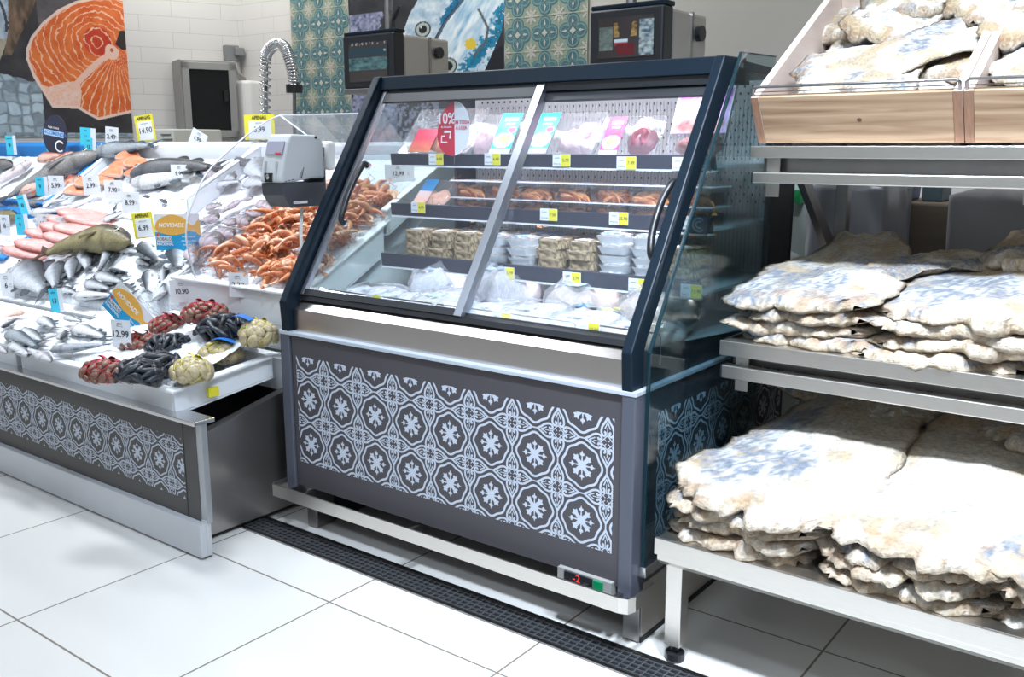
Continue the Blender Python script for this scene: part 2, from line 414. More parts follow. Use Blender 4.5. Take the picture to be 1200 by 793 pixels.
# patterned wall tiles
teal = mat('teal_glaze', (.075, .175, .215), .3); sage = mat('sage_glaze', (.27, .34, .27), .3); cream = mat('cream_glaze', (.52, .52, .46), .3)
tealine = mat('pale_teal_glaze', (.17, .30, .29), .3)
def encaustic(name, x0, x1, z0, z1, tile, fx, fz):
    mb = MB(); mb.box(x0, x1, YW - .012, YW, z0, z1, 0); yb = YW - .012; cnt = [0]
    def add(P, ox, oz, m, lay):
        cnt[0] = (cnt[0] + 1) % 60
        Q = clip([(ox + a * tile, oz + c * tile) for a, c in P], x0, x1, z0, z1)
        if Q: mb.poly([(a, yb - .0012 * lay - cnt[0] * 1.6e-5, c) for a, c in Q], m)
    circ = lambda cx, cy, r, n=14: [(cx + r * math.cos(2 * PI * i / n), cy + r * math.sin(2 * PI * i / n)) for i in range(n)]
    i = math.floor((x0 - fx) / tile) - 1
    while fx + i * tile < x1 + tile:
        j = math.floor((z0 - fz) / tile) - 1
        while fz + j * tile < z1 + tile:
            ox = fx + i * tile; oz = fz + j * tile
            for q in range(4):
                a = q * PI / 2
                add(rot2(circ(.26, 0, .235), a), ox, oz, 1, 1)
            for q in range(4): add(rot2([(-.2, -.2), (.2, -.2), (.2, .2), (-.2, .2)], PI / 4), ox, oz, 1, 1) if q == 0 else None
            for q in range(4):
                a = q * PI / 2
                arc = [(.26 + .175 * math.cos(t), .175 * math.sin(t)) for t in [R(-128 + 256 * k / 14) for k in range(15)]]
                for P in stroke(arc, .045): add(rot2(P, a), ox, oz, 3, 2)
                for s_ in (1, -1):
                    for P in stroke([(.155, .138 * s_), (.12, .07 * s_), (.17, .04 * s_), (.22, .075 * s_), (.19, .10 * s_)], .028): add(rot2(P, a), ox, oz, 3, 2)
                add(rot2([(.19, 0), (.26, -.045), (.28, -.03), (.40, 0), (.28, .03), (.26, .045)], a), ox, oz, 2, 3)
                add(rot2([(0, -.035), (.06, -.045), (.11, 0), (.06, .045), (0, .035)], a), ox, oz, 2, 3)
                # cream star at the tile corner
                for k in range(2):
                    aa = a + k * PI / 4; L = .33 if k == 0 else .25
                    P = [(0, -.03), (.10, -.02), (.15, -.055), (.17, -.02), (.22, -.04), (.23, -.012), (L, 0), (.23, .012), (.22, .04), (.17, .02), (.15, .055), (.10, .02), (0, .03)]
                    add([(x + .5, y + .5) for x, y in rot2(P, aa)], ox, oz, 2, 2)
                add([(x + .5, y + .5) for x, y in rot2([(-.08, -.08), (.08, -.08), (.08, .08), (-.08, .08)], 0)], ox, oz, 2, 2) if q == 0 else None
            add([(.494, -.5), (.506, -.5), (.506, .5), (.494, .5)], ox, oz, 2, 4); add([(-.5, .494), (.5, .494), (.5, .506), (-.5, .506)], ox, oz, 2, 4)
            j += 1
        i += 1
    return struct(mb.build(name, [sage, teal, cream, tealine]))
tl = atY(343, 40, YW).x; tr = atY(411, 40, YW).x; TS = (tr - tl) / 3
encaustic('trim_1', tl, tr, .3, 3.3, TS, tl + TS / 2, atY(380, 45, YW).z + TS / 2)
tl2 = atY(593, 40, YW).x; tr2 = atY(690, 40, YW).x; TS2 = (tr2 - tl2) / 3
encaustic('trim_2', tl2, tr2, .3, 3.3, TS2, tl2 + TS2 / 2, atY(640, 18, YW).z + TS2 / 2)

# printed posters -------------------------------------------------------------
def lerp(a, c, t): t = np.clip(t, 0, 1)[..., None]; return np.array(a) * (1 - t) + np.array(c) * t
def sstep(a, c, x): t = np.clip((x - a) / (c - a), 0, 1); return t * t * (3 - 2 * t)
def inpoly(px, py, P):
    ins = np.zeros(px.shape, bool); n = len(P)
    for i in range(n):
        x1, y1 = P[i]; x2, y2 = P[i - 1]
        if y1 == y2: continue
        c = ((y1 > py) != (y2 > py)) & (px < (x2 - x1) * (py - y1) / (y2 - y1) + x1); ins ^= c
    return ins
def segd(px, py, P):
    d = np.full(px.shape, 1e9)
    for i in range(len(P) - 1):
        ax, ay = P[i]; bx, by = P[i + 1]; L = (bx - ax) ** 2 + (by - ay) ** 2
        t = np.clip(((px - ax) * (bx - ax) + (py - ay) * (by - ay)) / L, 0, 1)
        d = np.minimum(d, np.hypot(px - ax - t * (bx - ax), py - ay - t * (by - ay)))
    return d
def ice_chunks(px, py, C, mask, seed, s=14):
    gx = px / s + vnoise(px / 9, py / 9, seed) * .5; gy = py / (s * .9) + vnoise(px / 9, py / 9, seed + 3) * .5
    cell = vnoise(np.floor(gx), np.floor(gy) * 1.0, seed); fx = np.minimum(gx % 1, 1 - gx % 1); fy = np.minimum(gy % 1, 1 - gy % 1)
    e = np.minimum(fx, fy); t = np.clip(.25 + .6 * cell * sstep(0, .18, e) + .35 * (fbm(px / 5, py / 5, seed + 9) - .5), 0, 1)
    col = lerp((.07, .09, .11), (.50, .62, .70), t); C[mask] = col[mask]
def salmon_poster(px, py):
    n = fbm(px / 14, py / 14, 3); C = lerp((.012, .012, .015), (.06, .055, .06), n)
    top = (py < 40 + 30 * (n - .5)) & (px > 55); C[top] = lerp((.03, .028, .03), (.16, .14, .15), fbm(px / 10, py / 10, 8))[top]
    fish = inpoly(px, py, [(-60, -40), (26, -40), (24, 18), (20, 52), (8, 78), (-12, 96), (-60, 105)])
    C[fish] = lerp((.16, .26, .42), (.62, .68, .72), fbm(px / 6, py / 9, 11) * 1.1 - .05)[fish]
    bel = fish & (py > 52 + (20 - px) * .1); C[bel] = lerp((.24, .20, .13), (.50, .46, .36), fbm(px / 4, py / 12, 12))[bel]
    fin = inpoly(px, py, [(26, -5), (62, -10), (50, 20), (34, 48), (22, 70), (14, 70), (22, 40)]); C[fin] = lerp((.03, .025, .02), (.30, .19, .12), fbm(px / 5, py / 12, 15) * 1.2 - .2)[fin]
    gl = np.abs(px - (10 + 10 * np.sin(py / 22))) < 1.6; C[gl & (py < 45) & fish] = (.05, .06, .08)
    ice_chunks(px, py, C, (py > 88 + (px - 10) * .12 + 10 * n) & (px < 52), 21)
    ice_chunks(px, py, C, (py > 156) & (px < 170), 22, 10)
    steak = [(38, 74), (39, 62), (46, 48), (60, 32), (80, 16), (100, 6), (122, 0), (150, -2), (190, 6), (230, 40), (240, 90), (215, 125), (170, 128), (150, 133), (132, 137), (115, 141), (102, 134), (92, 128), (62, 127), (54, 112), (44, 94)]
    S = inpoly(px, py, steak); d = segd(px, py, steak + steak[:1])
    base = lerp((.55, .065, .008), (.80, .22, .05), fbm(px / 9, py / 9, 30))
    sp = [(140, 60), (120, 74), (100, 92), (90, 102)]
    upper = ((py - 60) < (140 - px) * .78)
    r1 = np.hypot((px - 122) * .95, (py - 52)) + 5 * fbm(px / 14, py / 14, 31) * 2
    r1 = r1 + 4 * fbm(px / 5, py / 5, 41); w1 = np.abs(np.sin(r1 * PI / 7.2)) < (.06 + .36 * fbm(px / 9, py / 7, 33))
    ang = np.arctan2(py - 60, px - 145); rr = np.hypot(px - 145, py - 60)
    w2 = np.abs(np.sin((ang * 24 + rr * .045 + 3 * fbm(px / 22, py / 22, 35) + 1.2 * fbm(px / 5, py / 5, 36)))) < (.08 + .34 * fbm(px / 7, py / 9, 39))
    low = inpoly(px, py, [(48, 100), (60, 104), (78, 98), (96, 96), (98, 108), (94, 130), (60, 130)])
    white = np.where(upper, w1, w2); C[S] = base[S]
    core = upper & (np.hypot((px - 122), (py - 50)) < 17); C[S & core] = lerp((.45, .03, .01), (.62, .06, .02), n)[S & core]
    C[S & white] = lerp((.82, .40, .22), (.86, .60, .46), fbm(px / 5, py / 5, 37))[S & white]
    C[S & low] = lerp((.78, .42, .28), (.82, .62, .55), fbm(px / 2.5, py / 2.5, 38) * 1.5 - .25)[S & low]
    rim = S & (d < 3.2); C[rim] = (.78, .58, .50)
    bone = S & (segd(px, py, sp) < 3.4 + 1.5 * (n - .5)); C[bone] = (.80, .50, .40)
    hub = np.hypot(px - 138, py - 61) < 8.5 + 3 * (fbm(px / 5, py / 5, 40) - .5); C[hub & S] = (.78, .52, .42)
    C[S & (np.hypot(px - 138, py - 59) < 2.2)] = (.45, .10, .06)
    notch = inpoly(px, py, [(143, 52), (150, 36), (165, 36), (175, 56), (150, 58)]); C[notch] = (.03, .02, .02)
    return C
def sardine_poster(px, py):
    n = fbm(px / 12, py / 12, 50); C = lerp((.008, .01, .015), (.05, .05, .06), n)
    sp = fbm(px / 3, py / 3, 51); snow = (px < 470) & (((py < 40) & (px < 440 + 20 * n) & (py > 8)) | (py > 100 + 20 * n - (px - 411) * .5))
    C[snow] = lerp((.03, .05, .12), (.42, .45, .62), sp * 1.5 - .25)[snow]
    C[(px > 470) & (px < 520) & (py > 60 + 15 * n) & (sp > .5)] = (.25, .26, .36)
    f1 = inpoly(px, py, [(478, 38), (488, 14), (505, -12), (560, -60), (620, -60), (560, -8), (528, 26), (512, 52), (505, 66), (486, 66)])
    C[f1] = lerp((.25, .42, .58), (.78, .86, .90), fbm(px / 6, py / 6, 52) * 1.3 - .1)[f1]
    b1 = f1 & (segd(px, py, [(562, -8), (540, 10), (530, 26)]) < 7 + 16 * (sp - .5)); C[b1] = lerp((.0, .03, .08), (.02, .28, .55), sp)[b1]
    f2 = inpoly(px, py, [(503, 92), (512, 58), (528, 28), (556, -4), (600, -50), (640, -20), (596, 10), (590, 45), (575, 80), (560, 110), (530, 120), (505, 115)])
    C[f2] = lerp((.16, .40, .62), (.84, .92, .95), fbm((px + py * .6) / 5, (py - px * .6) / 22, 53) * 1.6 - .2)[f2]; ed2 = f2 & (segd(px, py, [(503, 92), (512, 58), (528, 28), (556, -4), (600, -50)]) < 2.5); C[ed2] = (.08, .12, .18)
    d2 = f2 & (segd(px, py, [(592, 22), (586, 45), (566, 68), (552, 84)]) < 6 + 26 * (sp - .45)); C[d2] = lerp((.0, .02, .05), (.02, .35, .60), sp)[d2]
    C[f2 & (np.hypot(px - 557, (py - 56)) < 6 + 5 * (sp - .5))] = (.75, .55, .05)
    C[f2 & (np.abs(segd(px, py, [(566, 18), (576, 40), (573, 55), (560, 70)])) < 1.3)] = (.10, .12, .14)
    for (ex, ey, er) in ((503, 34, 9.5), (532, 79, 10)):
        d = np.hypot(px - ex, py - ey); C[d < er] = (.04, .05, .05); C[d < er * .82] = (.45, .52, .50); C[d < er * .5] = (.008, .008, .01)
        C[(np.hypot(px - ex + 2, py - ey + 3) < 1.2)] = (.8, .9, .9)
    dk = (px > 570) & (py > 55 + 12 * n) & ~f2; C[dk] = (.01, .012, .02)
    return C
def print_sheet(mb, nu, nv, fn_pos, fn_px, paint):
    A, B_ = np.meshgrid(np.linspace(0, 1, nu), np.linspace(0, 1, nv)); px, py = fn_px(A, B_); C = paint(px, py)
    base = len(mb.v)
    for j in range(nv):
        for i in range(nu): mb.v.append(tuple(fn_pos(A[j, i], B_[j, i]))); mb.c.append(tuple(C[j, i]))
    for j in range(nv - 1):
        for i in range(nu - 1): k = base + j * nu + i; mb.face((k, k + 1, k + nu + 1, k + nu))
# salmon poster on the slanting wall
s0, z0 = wall_left_hit(156, 161); s1, z1 = wall_left_hit(0, 161); _, z2 = wall_left_hit(152, 0)
zt = z2 + .35; sl = s0 + (s1 - s0) * 1.35; W0 = Vector((XC, YW, 0))
mb = MB()
ppx = 156 / (s1 - s0); ppz = 161 / (z2 - z0)
print_sheet(mb, 330, 330, lambda a, c: W0 + LD * (s0 + (sl - s0) * (1 - a)) + LN * .012 + Vector((0, 0, z0 + (zt - z0) * c)),
            lambda A, B_: (156 - (sl - s0) * (1 - A) * ppx, 161 - (zt - z0) * B_ * ppz), salmon_poster)
mb.cc = (.1, .1, .1)
o = mb.build('wall_poster', poster_m, vc=True)
tag(o, 'large print of an orange salmon steak over ice on the slanting tiled wall', 'poster')
m = o.modifiers.new('thickness', 'SOLIDIFY'); m.thickness = .01; m.offset = -1
mb = MB(); a0 = tr + .002; a1 = tl2 - .002; zb = atY(430, 190, YW).z; zq = 3.0
zA = atY(500, 0, YW).z; zB = atY(500, 100, YW).z
print_sheet(mb, 260, 300, lambda a, c: (a0 + (a1 - a0) * a, YW - .013, zb + (zq - zb) * c),
            lambda A, B_: (411 + 182 * A, (zA - (zb + (zq - zb) * B_)) / (zA - zB) * 100), sardine_poster)
o = mb.build('wall_poster', poster_m, vc=True)
tag(o, 'large print of silvery blue fish heads between the two teal tiled bands', 'poster')
m = o.modifiers.new('thickness', 'SOLIDIFY'); m.thickness = .01; m.offset = -1

# wall cupboard, socket, dispenser and spring hose --------------------------------
def on_left_wall(u, v, off=0.):
    s_, z_ = wall_left_hit(u, v); return W0 + LD * s_ + LN * off + Vector((0, 0, z_))
def wbox(mb, s0, s1, d0, d1, z0, z1, m=0):
    q = lambda s_, d_, z_: W0 + LD * s_ + LN * d_ + Vector((0, 0, z_))
    mb.hexa([q(s1, d0, z0), q(s1, d1, z0), q(s0, d1, z0), q(s0, d0, z0), q(s1, d0, z1), q(s1, d1, z1), q(s0, d1, z1), q(s0, d0, z1)], m)
sa = wall_left_hit(192, 64)[0]; sb = wall_left_hit(262, 72)[0]; zc1 = wall_left_hit(225, 68)[1]; zc0 = wall_left_hit(225, 163)[1]
t = thing('wall_cupboard', W0 + LD * 1.0 + Vector((0, 0, zc0)), 'grey steel wall cupboard with a dark glazed door beside the salmon print', 'cupboard')
cb = mat('cupboard_steel', (.36, .36, .35), .45, .4)
def wall_off(u, v, dd):
    d = ray(u, v); P0 = Vector((XC, YW, 0)) + LN * dd; t_ = (P0 - CAM).dot(LN) / d.dot(LN); q = CAM + d * t_ - P0
    return q.dot(LD), (CAM + d * t_).z
DC = .26
sa = wall_off(210, 70, DC)[0]; sb = wall_off(276, 75, DC)[0]; zc1 = wall_off(240, 70, DC)[1]; zc0 = wall_off(240, 164, DC)[1]
mb = MB(); wbox(mb, sb, sa, 0, DC, zc0, zc1); mb.build('body', cb, t, bevel=.006)
mb = MB(); f0 = sb + .01; f1 = sa - .01
wbox(mb, f0, f1, DC, DC + .02, zc0 + .02, zc0 + .07); wbox(mb, f0, f1, DC, DC + .02, zc1 - .07, zc1 - .02); wbox(mb, f0, f0 + .05, DC, DC + .02, zc0 + .02, zc1 - .02); wbox(mb, f1 - .05, f1, DC, DC + .02, zc0 + .02, zc1 - .02)
d = mb.build('door', cb, t, bevel=.003)
mb = MB(); wbox(mb, f0 + .05, f1 - .05, DC + .002, DC + .010, zc0 + .07, zc1 - .07); mb.build('dark_pane', mat('smoked_glass', (.012, .012, .013), .12), d)
mb = MB(); wbox(mb, f0 + .065, f0 + .095, DC + .02, DC + .035, zc0 + .28, zc0 + .36); mb.build('latch', black, d)
q = on_left_wall(269, 63, 0); t = thing('wall_socket', q, 'small grey socket box with a cable on the wall above the cupboard', 'socket')
mb = MB(); ss, sz = wall_left_hit(269, 63); wbox(mb, ss - .06, ss + .05, 0, .06, sz - .06, sz + .06); mb.build('box', mat('socket_grey', (.20, .21, .22), .5), t, bevel=.008)
mb = MB(); wbox(mb, ss - .09, ss - .02, .06, .10, sz - .02, sz + .04); mb.build('flap', mat('socket_grey', (.2, .2, .2)), t, bevel=.008)
mb = MB(); mb.tube([W0 + LD * (ss - .03) + LN * .04 + Vector((0, 0, sz - .05)), W0 + LD * (ss - .05) + LN * .06 + Vector((0, 0, sz - .15)), W0 + LD * (ss - .20) + LN * .03 + Vector((0, 0, sz - .25)), W0 + LD * (ss - .22) + LN * .03 + Vector((0, 0, sz - .4))], .012, 6); mb.build('cable', mat('grey_cable', (.35, .35, .35)), t)
q = atY(284, 128, 4.55); t = thing('towel_dispenser', q - Vector((0, 0, .2)), 'rounded white paper towel dispenser in the corner beside the cupboard', 'dispenser')
z1_ = atY(284, 93, 4.5).z; z0_ = atY(284, 162, 4.5).z; xa = atY(279, 120, 4.6).x; xb = atY(295, 120, 4.6).x
mb = MB(); mb.prism([(xa, 4.71), (xa, 4.60), (xa + .04, 4.55), (xb - .04, 4.55), (xb, 4.60), (xb, 4.71)], z0_, z1_, axis='z'); mb.build('cover', white_pt, t, bevel=.02)
mb = MB(); mb.box(xa + .02, xb - .02, 4.60, 4.66, z0_ - .03, z0_); mb.build('paper', paper, t)
# pre-rinse spring faucet
yF = 3.9; q0 = atY(311, 165, yF); q1 = atY(311, 75, yF); q2 = atY(324, 52, yF); q3 = atY(338, 66, yF); q4 = atY(345, 105, yF); q5 = atY(345, 150, yF)
t = thing('spring_faucet', Vector((q0.x, yF, .9)), 'tall steel pre-rinse faucet with a spring hose arching in front of the wall', 'faucet')
mb = MB(); mb.tube([Vector((q0.x, yF, .9)), q0, q1], .016, 8); mb.build('riser', chrome, t)
arc = smooth_pts([tuple(q0), tuple((q0 + q1) / 2), tuple(q1), tuple(atY(314, 60, yF)), tuple(q2), tuple(atY(333, 55, yF)), tuple(q3), tuple(atY(343, 85, yF)), tuple(q4)], 8)
coil = []; tot = len(arc); 
for i in range(tot * 14):
    tt = i / (tot * 14 - 1) * (tot - 1); k = min(int(tt), tot - 2); fr = tt - k
    c = Vector(arc[k]).lerp(Vector(arc[k + 1]), fr); tg = (Vector(arc[k + 1]) - Vector(arc[k])).normalized(); a = tg.cross(Vector((0, 1, 0))).normalized(); ph = tt * 2 * PI * .75
    coil.append(c + (a * math.cos(ph) + Vector((0, 1, 0)) * math.sin(ph)) * .030)
mb = MB(); mb.tube(coil, .0065, 5); mb.build('spring', chrome, t, smooth=True)
mb = MB(); mb.tube([Vector(p) for p in arc], .014, 6); mb.build('hose', steel_dk, t)
mb = MB(); mb.tube([q4 + Vector((0, 0, .03)), q4 - Vector((0, 0, .02))], .05, 10); mb.build('grip', black, t)
mb = MB(); mb.tube([q4, q5, q5 - Vector((0, 0, .2))], .011, 8); mb.build('spray_pipe', steel_dk, t)
# work counter that carries the faucet and sink behind the ice display
mb = MB(); mb.box(-5.6, -3.2, 3.72, 4.35, .86, .90); mb.box(-5.55, -5.5, 3.8, 4.3, 0, .86); mb.box(-3.3, -3.25, 3.8, 4.3, 0, .86); mb.box(-5.6, -3.2, 4.31, 4.35, .9, 1.0)
tag(mb.build('work_counter', steel_sm), 'steel work counter behind the fish display, carrying the spring faucet', 'counter')
# louvred pale bin lid seen over the back of the display
q = atY(198, 178, 3.35); t = thing('louvred_crate', Vector((q.x, 3.4, 0)), 'pale grey louvred plastic box standing behind the back rim of the fish display', 'box')
pl = mat('pale_grey_plastic', (.50, .49, .44), .5); zq2 = atY(195, 151, 3.35).z; xa = atY(168, 160, 3.35).x; xb = atY(202, 152, 3.35).x; xc = atY(216, 178, 3.35).x
mb = MB(); mb.hexa([(xa, 3.35, 0), (xc, 3.35, 0), (xc, 3.7, 0), (xa, 3.7, 0), (xa, 3.35, zq2), (xb, 3.35, zq2), (xb, 3.7, zq2), (xa, 3.7, zq2)]); mb.build('shell', pl, t, bevel=.01)
mb = MB()
for k in range(6):
    zz_ = zq2 - .03 - k * .028; mb.box(xb - .12 + k * .014, xb - .02 + k * .014, 3.342, 3.352, zz_ - .006, zz_)
mb.build('vent_slots', mat('slot_dark', (.1, .1, .09)), t)

# hanging scales with screens -----------------------------------------------------
scr = vcmat('screen_print', .15)
def scale_unit(u0, u1, v0, v1, y, depth_u, label, rodu, paint, seed):
    """front face spans pixels u0..u1, v0..v1 at distance y"""
    A = atY(u0, v1, y); B_ = atY(u1, v0, y); x0, x1 = A.x, B_.x; z0, z1 = A.z, B_.z; dpt = .34 if depth_u is None else depth_u
    cxm = (x0 + x1) / 2; t = thing('hanging_scale', Vector((cxm, y + dpt / 2, z0)), label, 'scale', None)
    zc = z1 + .02
    mb = MB(); mb.prism([(y + .07, z0), (y + .07, z1), (y + dpt, z1), (y + dpt, z0)], x0, x1); mb.build('housing', mat('scale_housing', (.48, .46, .43), .35, .8), t, bevel=.012)
    mb = MB(); mb.box(x1 - .004, x1 + .004, y + dpt * .62, y + dpt * .66, z0, z1); mb.build('seam', steel_dk, t)
    mb = MB(); mb.box(x0 - .01, x1 + .0, y, y + .075, z0 - .005, z1 + .005); fr = mb.build('screen_frame', black, t, bevel=.008)
    mb = MB(); mb.box(x0 - .012, x1 + .002, y + .01, y + .08, z1 + .005, z1 + .022); mb.build('top_cap', canopy_m, t, bevel=.004)
    mb = MB(); mb.box(x0 - .008, x1 + .01, y - .004, y + .2, z0 - .03, z0 - .006); mb.build('bottom_tray', steel_dk, t, bevel=.004)
    mb = MB(); W_ = x1 - x0; H_ = z1 - z0
    print_sheet(mb, 70, 70, lambda a, c: (x0 + W_ * (.10 + .78 * a), y - .003, z0 + H_ * (.10 + .76 * c)), lambda A_, B2: (A_, B2), paint)
    mb.build('screen', scr, fr, vc=True)
    mb = MB(); c = Vector((x1 + .006, y + dpt * .78, z1 - .07)); mb.tube([c - Vector((.01, 0, 0)), c + Vector((.014, 0, 0))], .028, 12); mb.build('knob', black, t)
    xr_ = atY(rodu, v0, y + .12).x
    mb = MB(); mb.tube([(xr_, y + .15, z1), (xr_, y + .15, 3.3)], .02, 8); mb.build('hanging_rod', steel_dk, t)
    return t
def scr1(a, c):
    C = lerp((.05, .042, .04), (.06, .05, .05), a); C[(c > .66) & (c < .86) & (a < .95)] = (.03, .055, .07)
    m_ = (c > .30) & (c < .62); C[m_] = lerp((.02, .05, .06), (.12, .22, .22), fbm(a * 9, c * 14, 3) * 1.6 - .3)[m_]
    C[(c > .93) & (vnoise(a * 30, c * 8, 2) > .6)] = (.3, .3, .3); C[(np.hypot(a - .93, c - .78) < .03)] = (.3, .45, .5); return C
def scr2(a, c):
    C = lerp((.04, .032, .03), (.05, .04, .04), a); n = fbm(a * 16, c * 16, 5)
    k = (a > .02) & (a < .27) & (c > .2) & (c < .78); C[k] = lerp((.05, .06, .05), (.20, .24, .22), n)[k]
    k = (a > .28) & (a < .70) & (c > .52) & (c < .86) & (np.abs(a - .49) > .10 + .1 * (c - .5)); C[k] = lerp((.04, .02, .01), (.45, .28, .10), n * 1.5 - .2)[k]
    k = (a > .30) & (a < .55) & (c > .30) & (c < .46); C[k] = lerp((.30, .03, .04), (.5, .6, .65), sstep(.36, .40, c))[k]
    k = (a > .34) & (a < .66) & (c > .06) & (c < .34) & ((a - .3) > (.3 - c) * .3); C[k] = (.12, .015, .02)
    k = (a > .74) & (c > .03) & (c < .90); C[k] = lerp((.02, .06, .12), (.45, .5, .45), n * 1.6 - .3)[k]; return C
scale_unit(405, 461, 38, 103, 3.35, .40, 'grey scale with a dim blue screen hanging on a rod, the left one of two', 451, scr1, 1)
scale_unit(693, 778, 6, 76, 3.0, .34, 'larger grey scale with a food picture screen hanging above the cabinet, right one', 735, scr2, 2)
q = atY(461, 30, 3.45); mb = MB(); mb.tube([atY(461, 34, 3.45), atY(461, 24, 3.45), atY(465, 14, 3.45), atY(468, 7, 3.45)], [.02, .012, .012, .006], 6); mb.tube([atY(461, 24, 3.45), atY(457, 13, 3.45)], .008, 5)
pf = mb.build('lever', black, bpy.data.objects['hanging_scale'])

# ================================================================== REFRIGERATED CABINET (drawn at 1:1.09, origin unchanged)
KC = 1.09; ZF = HC - HC / KC                 # the floor in drawing units
XL, XR, Y0, YB = -2.245, -1.010, 1.80, 2.72
cab = thing('display_cabinet', KP(((XL + XR) / 2, 2.2, ZF), KC), 'charcoal refrigerated cabinet with sliding glass doors and a patterned cement-tile front', 'display cabinet')
mb = MB(KC); mb.box(XL + .02, XR - .02, Y0 + .03, YB, .262, .74); mb.build('lower_body', charcoal, cab)
# front panel with ornament
mb = MB(KC); mb.box(XL + .045, XR - .035, Y0 + .004, Y0 + .03, .27, .748, 0)
pw, ph = 1.116, .334; px0 = -2.182; pz0 = .349
cement_print(mb, pw, ph, .1395, .052, ph - .131, lambda a, c, e: (px0 + a, Y0 + .0034 - e, pz0 + c))
mb.build('front_panel', [charcoal, patt_white], cab)
mb = MB(KC); mb.box(XR - .02, XR - .003, Y0 + .06, YB - .02, .265, .748, 0)
cement_print(mb, .78, .334, .1395, .09, .334 - .131, lambda a, c, e: (XR - .0026 + e, Y0 + .115 + a, pz0 + c))
mb.build('side_panel', [charcoal, patt_white], cab)
for xa, xb in ((XL, XL + .04), (XR - .035, XR + .002)):
    mb = MB(KC); mb.box(xa, xb, Y0 - .004, Y0 + .06, .245, .748); mb.build('corner_post', post_blue, cab, bevel=.004)
mb = MB(KC); mb.box(XL - .002, XR + .004, Y0 - .006, Y0 + .022, .745, .756); mb.box(XR - .012, XR + .004, Y0 + .022, YB, .745, .756); mb.box(XL - .002, XL + .014, Y0 + .022, YB, .745, .756)
mb.build('top_lip', lip_white, cab, bevel=.002)
# steel nose above the panel
mb = MB(KC); mb.prism([(Y0 + .016, .752), (Y0 + .016, .822), (Y0 + .052, .848), (Y0 + .10, .85), (Y0 + .10, .752)][::-1], XL + .045, XR - .04)
mb.build('steel_nose', mat('nose_steel', (.60, .56, .54), .24, 1., vary=.06, bscale=5), cab)
mb = MB(KC); mb.prism([(Y0 + .040, .848), (Y0 + .046, .862), (Y0 + .075, .866), (Y0 + .085, .848)][::-1], XL + .04, XR - .035); mb.build('door_track', black, cab)
# curved black end frames
for xa, xb in ((XL + .012, XL + .042), (XR - .036, XR - .008)):
    mb = MB(KC); mb.prism([(Y0 - .004, .754), (Y0 - .010, .845), (Y0 + .015, .888), (2.200, 1.500), (2.212, 1.520), (2.34, 1.522), (2.34, 1.455), (2.247, 1.455), (1.868, .878), (1.852, .845), (1.852, .754)][::-1], xa, xb)
    mb.build('end_frame', canopy_m, cab, bevel=.004)
    if xa < -1.5:
        continue
    mb = MB(KC); mb.ball((xb, 2.31, 1.502), (.004, .008, .008)); mb.build('bolt', chrome, cab)
# canopy
mb = MB(KC); mb.prism([(2.212, 1.478), (2.224, 1.519), (2.262, 1.524), (2.66, 1.512), (2.66, 1.490), (2.30, 1.488), (2.262, 1.470)][::-1], XL + .04, XR - .034); mb.build('canopy', canopy_m, cab, bevel=.002)
mb = MB(KC); mb.prism([(2.225, 1.454), (2.222, 1.476), (2.28, 1.478), (2.28, 1.454)][::-1], XL + .042, XR - .036); mb.build('upper_track', darkint, cab)
mb = MB(KC); mb.box(XL + .05, XR - .045, 2.30, 2.45, 1.462, 1.488); mb.build('lamp_box', darkint, cab)
mb = MB(KC); mb.box(XL + .08, XR - .07, 2.27, 2.30, 1.452, 1.462); led = mat('led_strip', (1, 1, 1), emis=(.93, .93, 1), es=14.); mb.build('led_strip', led, cab)
# inside: perforated back, floor, ends
mb = MB(KC); xi0, xi1 = XL + .045, XR - .04; yb = 2.69
mb.box(xi0, xi1, yb, YB, .76, 1.49, 0)
for j in range(17):
    for i in range(46):
        cx = xi0 + .02 + i * .0252 + (.0126 if j % 2 else 0); cz = 1.475 - j * .021
        if cx < xi1 - .01: mb.poly([(cx - .0035, yb - .0006, cz - .0035), (cx + .0035, yb - .0006, cz - .0035), (cx + .0035, yb - .0006, cz + .0035), (cx - .0035, yb - .0006, cz + .0035)], 1)
for i in range(92):
    cx = xi0 + .006 + i * .0126; mb.box(cx - .0015, cx + .0015, yb - .002, yb, .82, 1.44, 2)
mb.build('back_panel', [white_int, black_matte, mat('rib_shade', (.62, .60, .62), .4)], cab)
mb = MB(KC); mb.box(xi0, xi1, 1.87, 2.69, .775, .80); mb.build('inner_floor', white_int, cab)
mb = MB(KC); mb.tube([atY(376, 338.5, 1.935), atY(747, 428, 1.935)], .0045, 8); mb.build('reflection_streak', mat('streak_glow', (1, 1, 1), emis=(.95, .95, 1), es=7.), cab)  # glowing tube added in place of a light streak reflected in the glass
mb = MB(KC); mb.box(XL + .012, XR - .012, YB, YB + .02, .262, 1.50); mb.build('rear_panel', canopy_m, cab)
mb = MB(KC); mb.box(XR - .030, XR - .012, 2.56, 2.72, .756, 1.49); mb.build('side_upright', darkint, cab)
mb = MB(KC); mb.box(XL + .018, XL + .032, 2.60, 2.72, .756, 1.49); mb.build('side_upright', darkint, cab)
prof = [(Y0 + .06, .756), (Y0 + .062, .88), (2.26, 1.49), (2.60, 1.49), (2.60, .756)][::-1]
mb = MB(KC); mb.prism(prof, XR - .024, XR - .018); mb.build('side_glass', clear, cab)
mb = MB(KC); mb.prism(prof, XL + .024, XL + .030); mb.build('side_glass', clear, cab)
mb = MB(KC); mb.prism([(Y0 + .05, .756), (Y0 + .05, .84), (Y0 + .11, .84), (2.6, .79), (2.6, .756)][::-1], XR - .017, XR - .011); mb.build('side_skirt', darkint, cab)
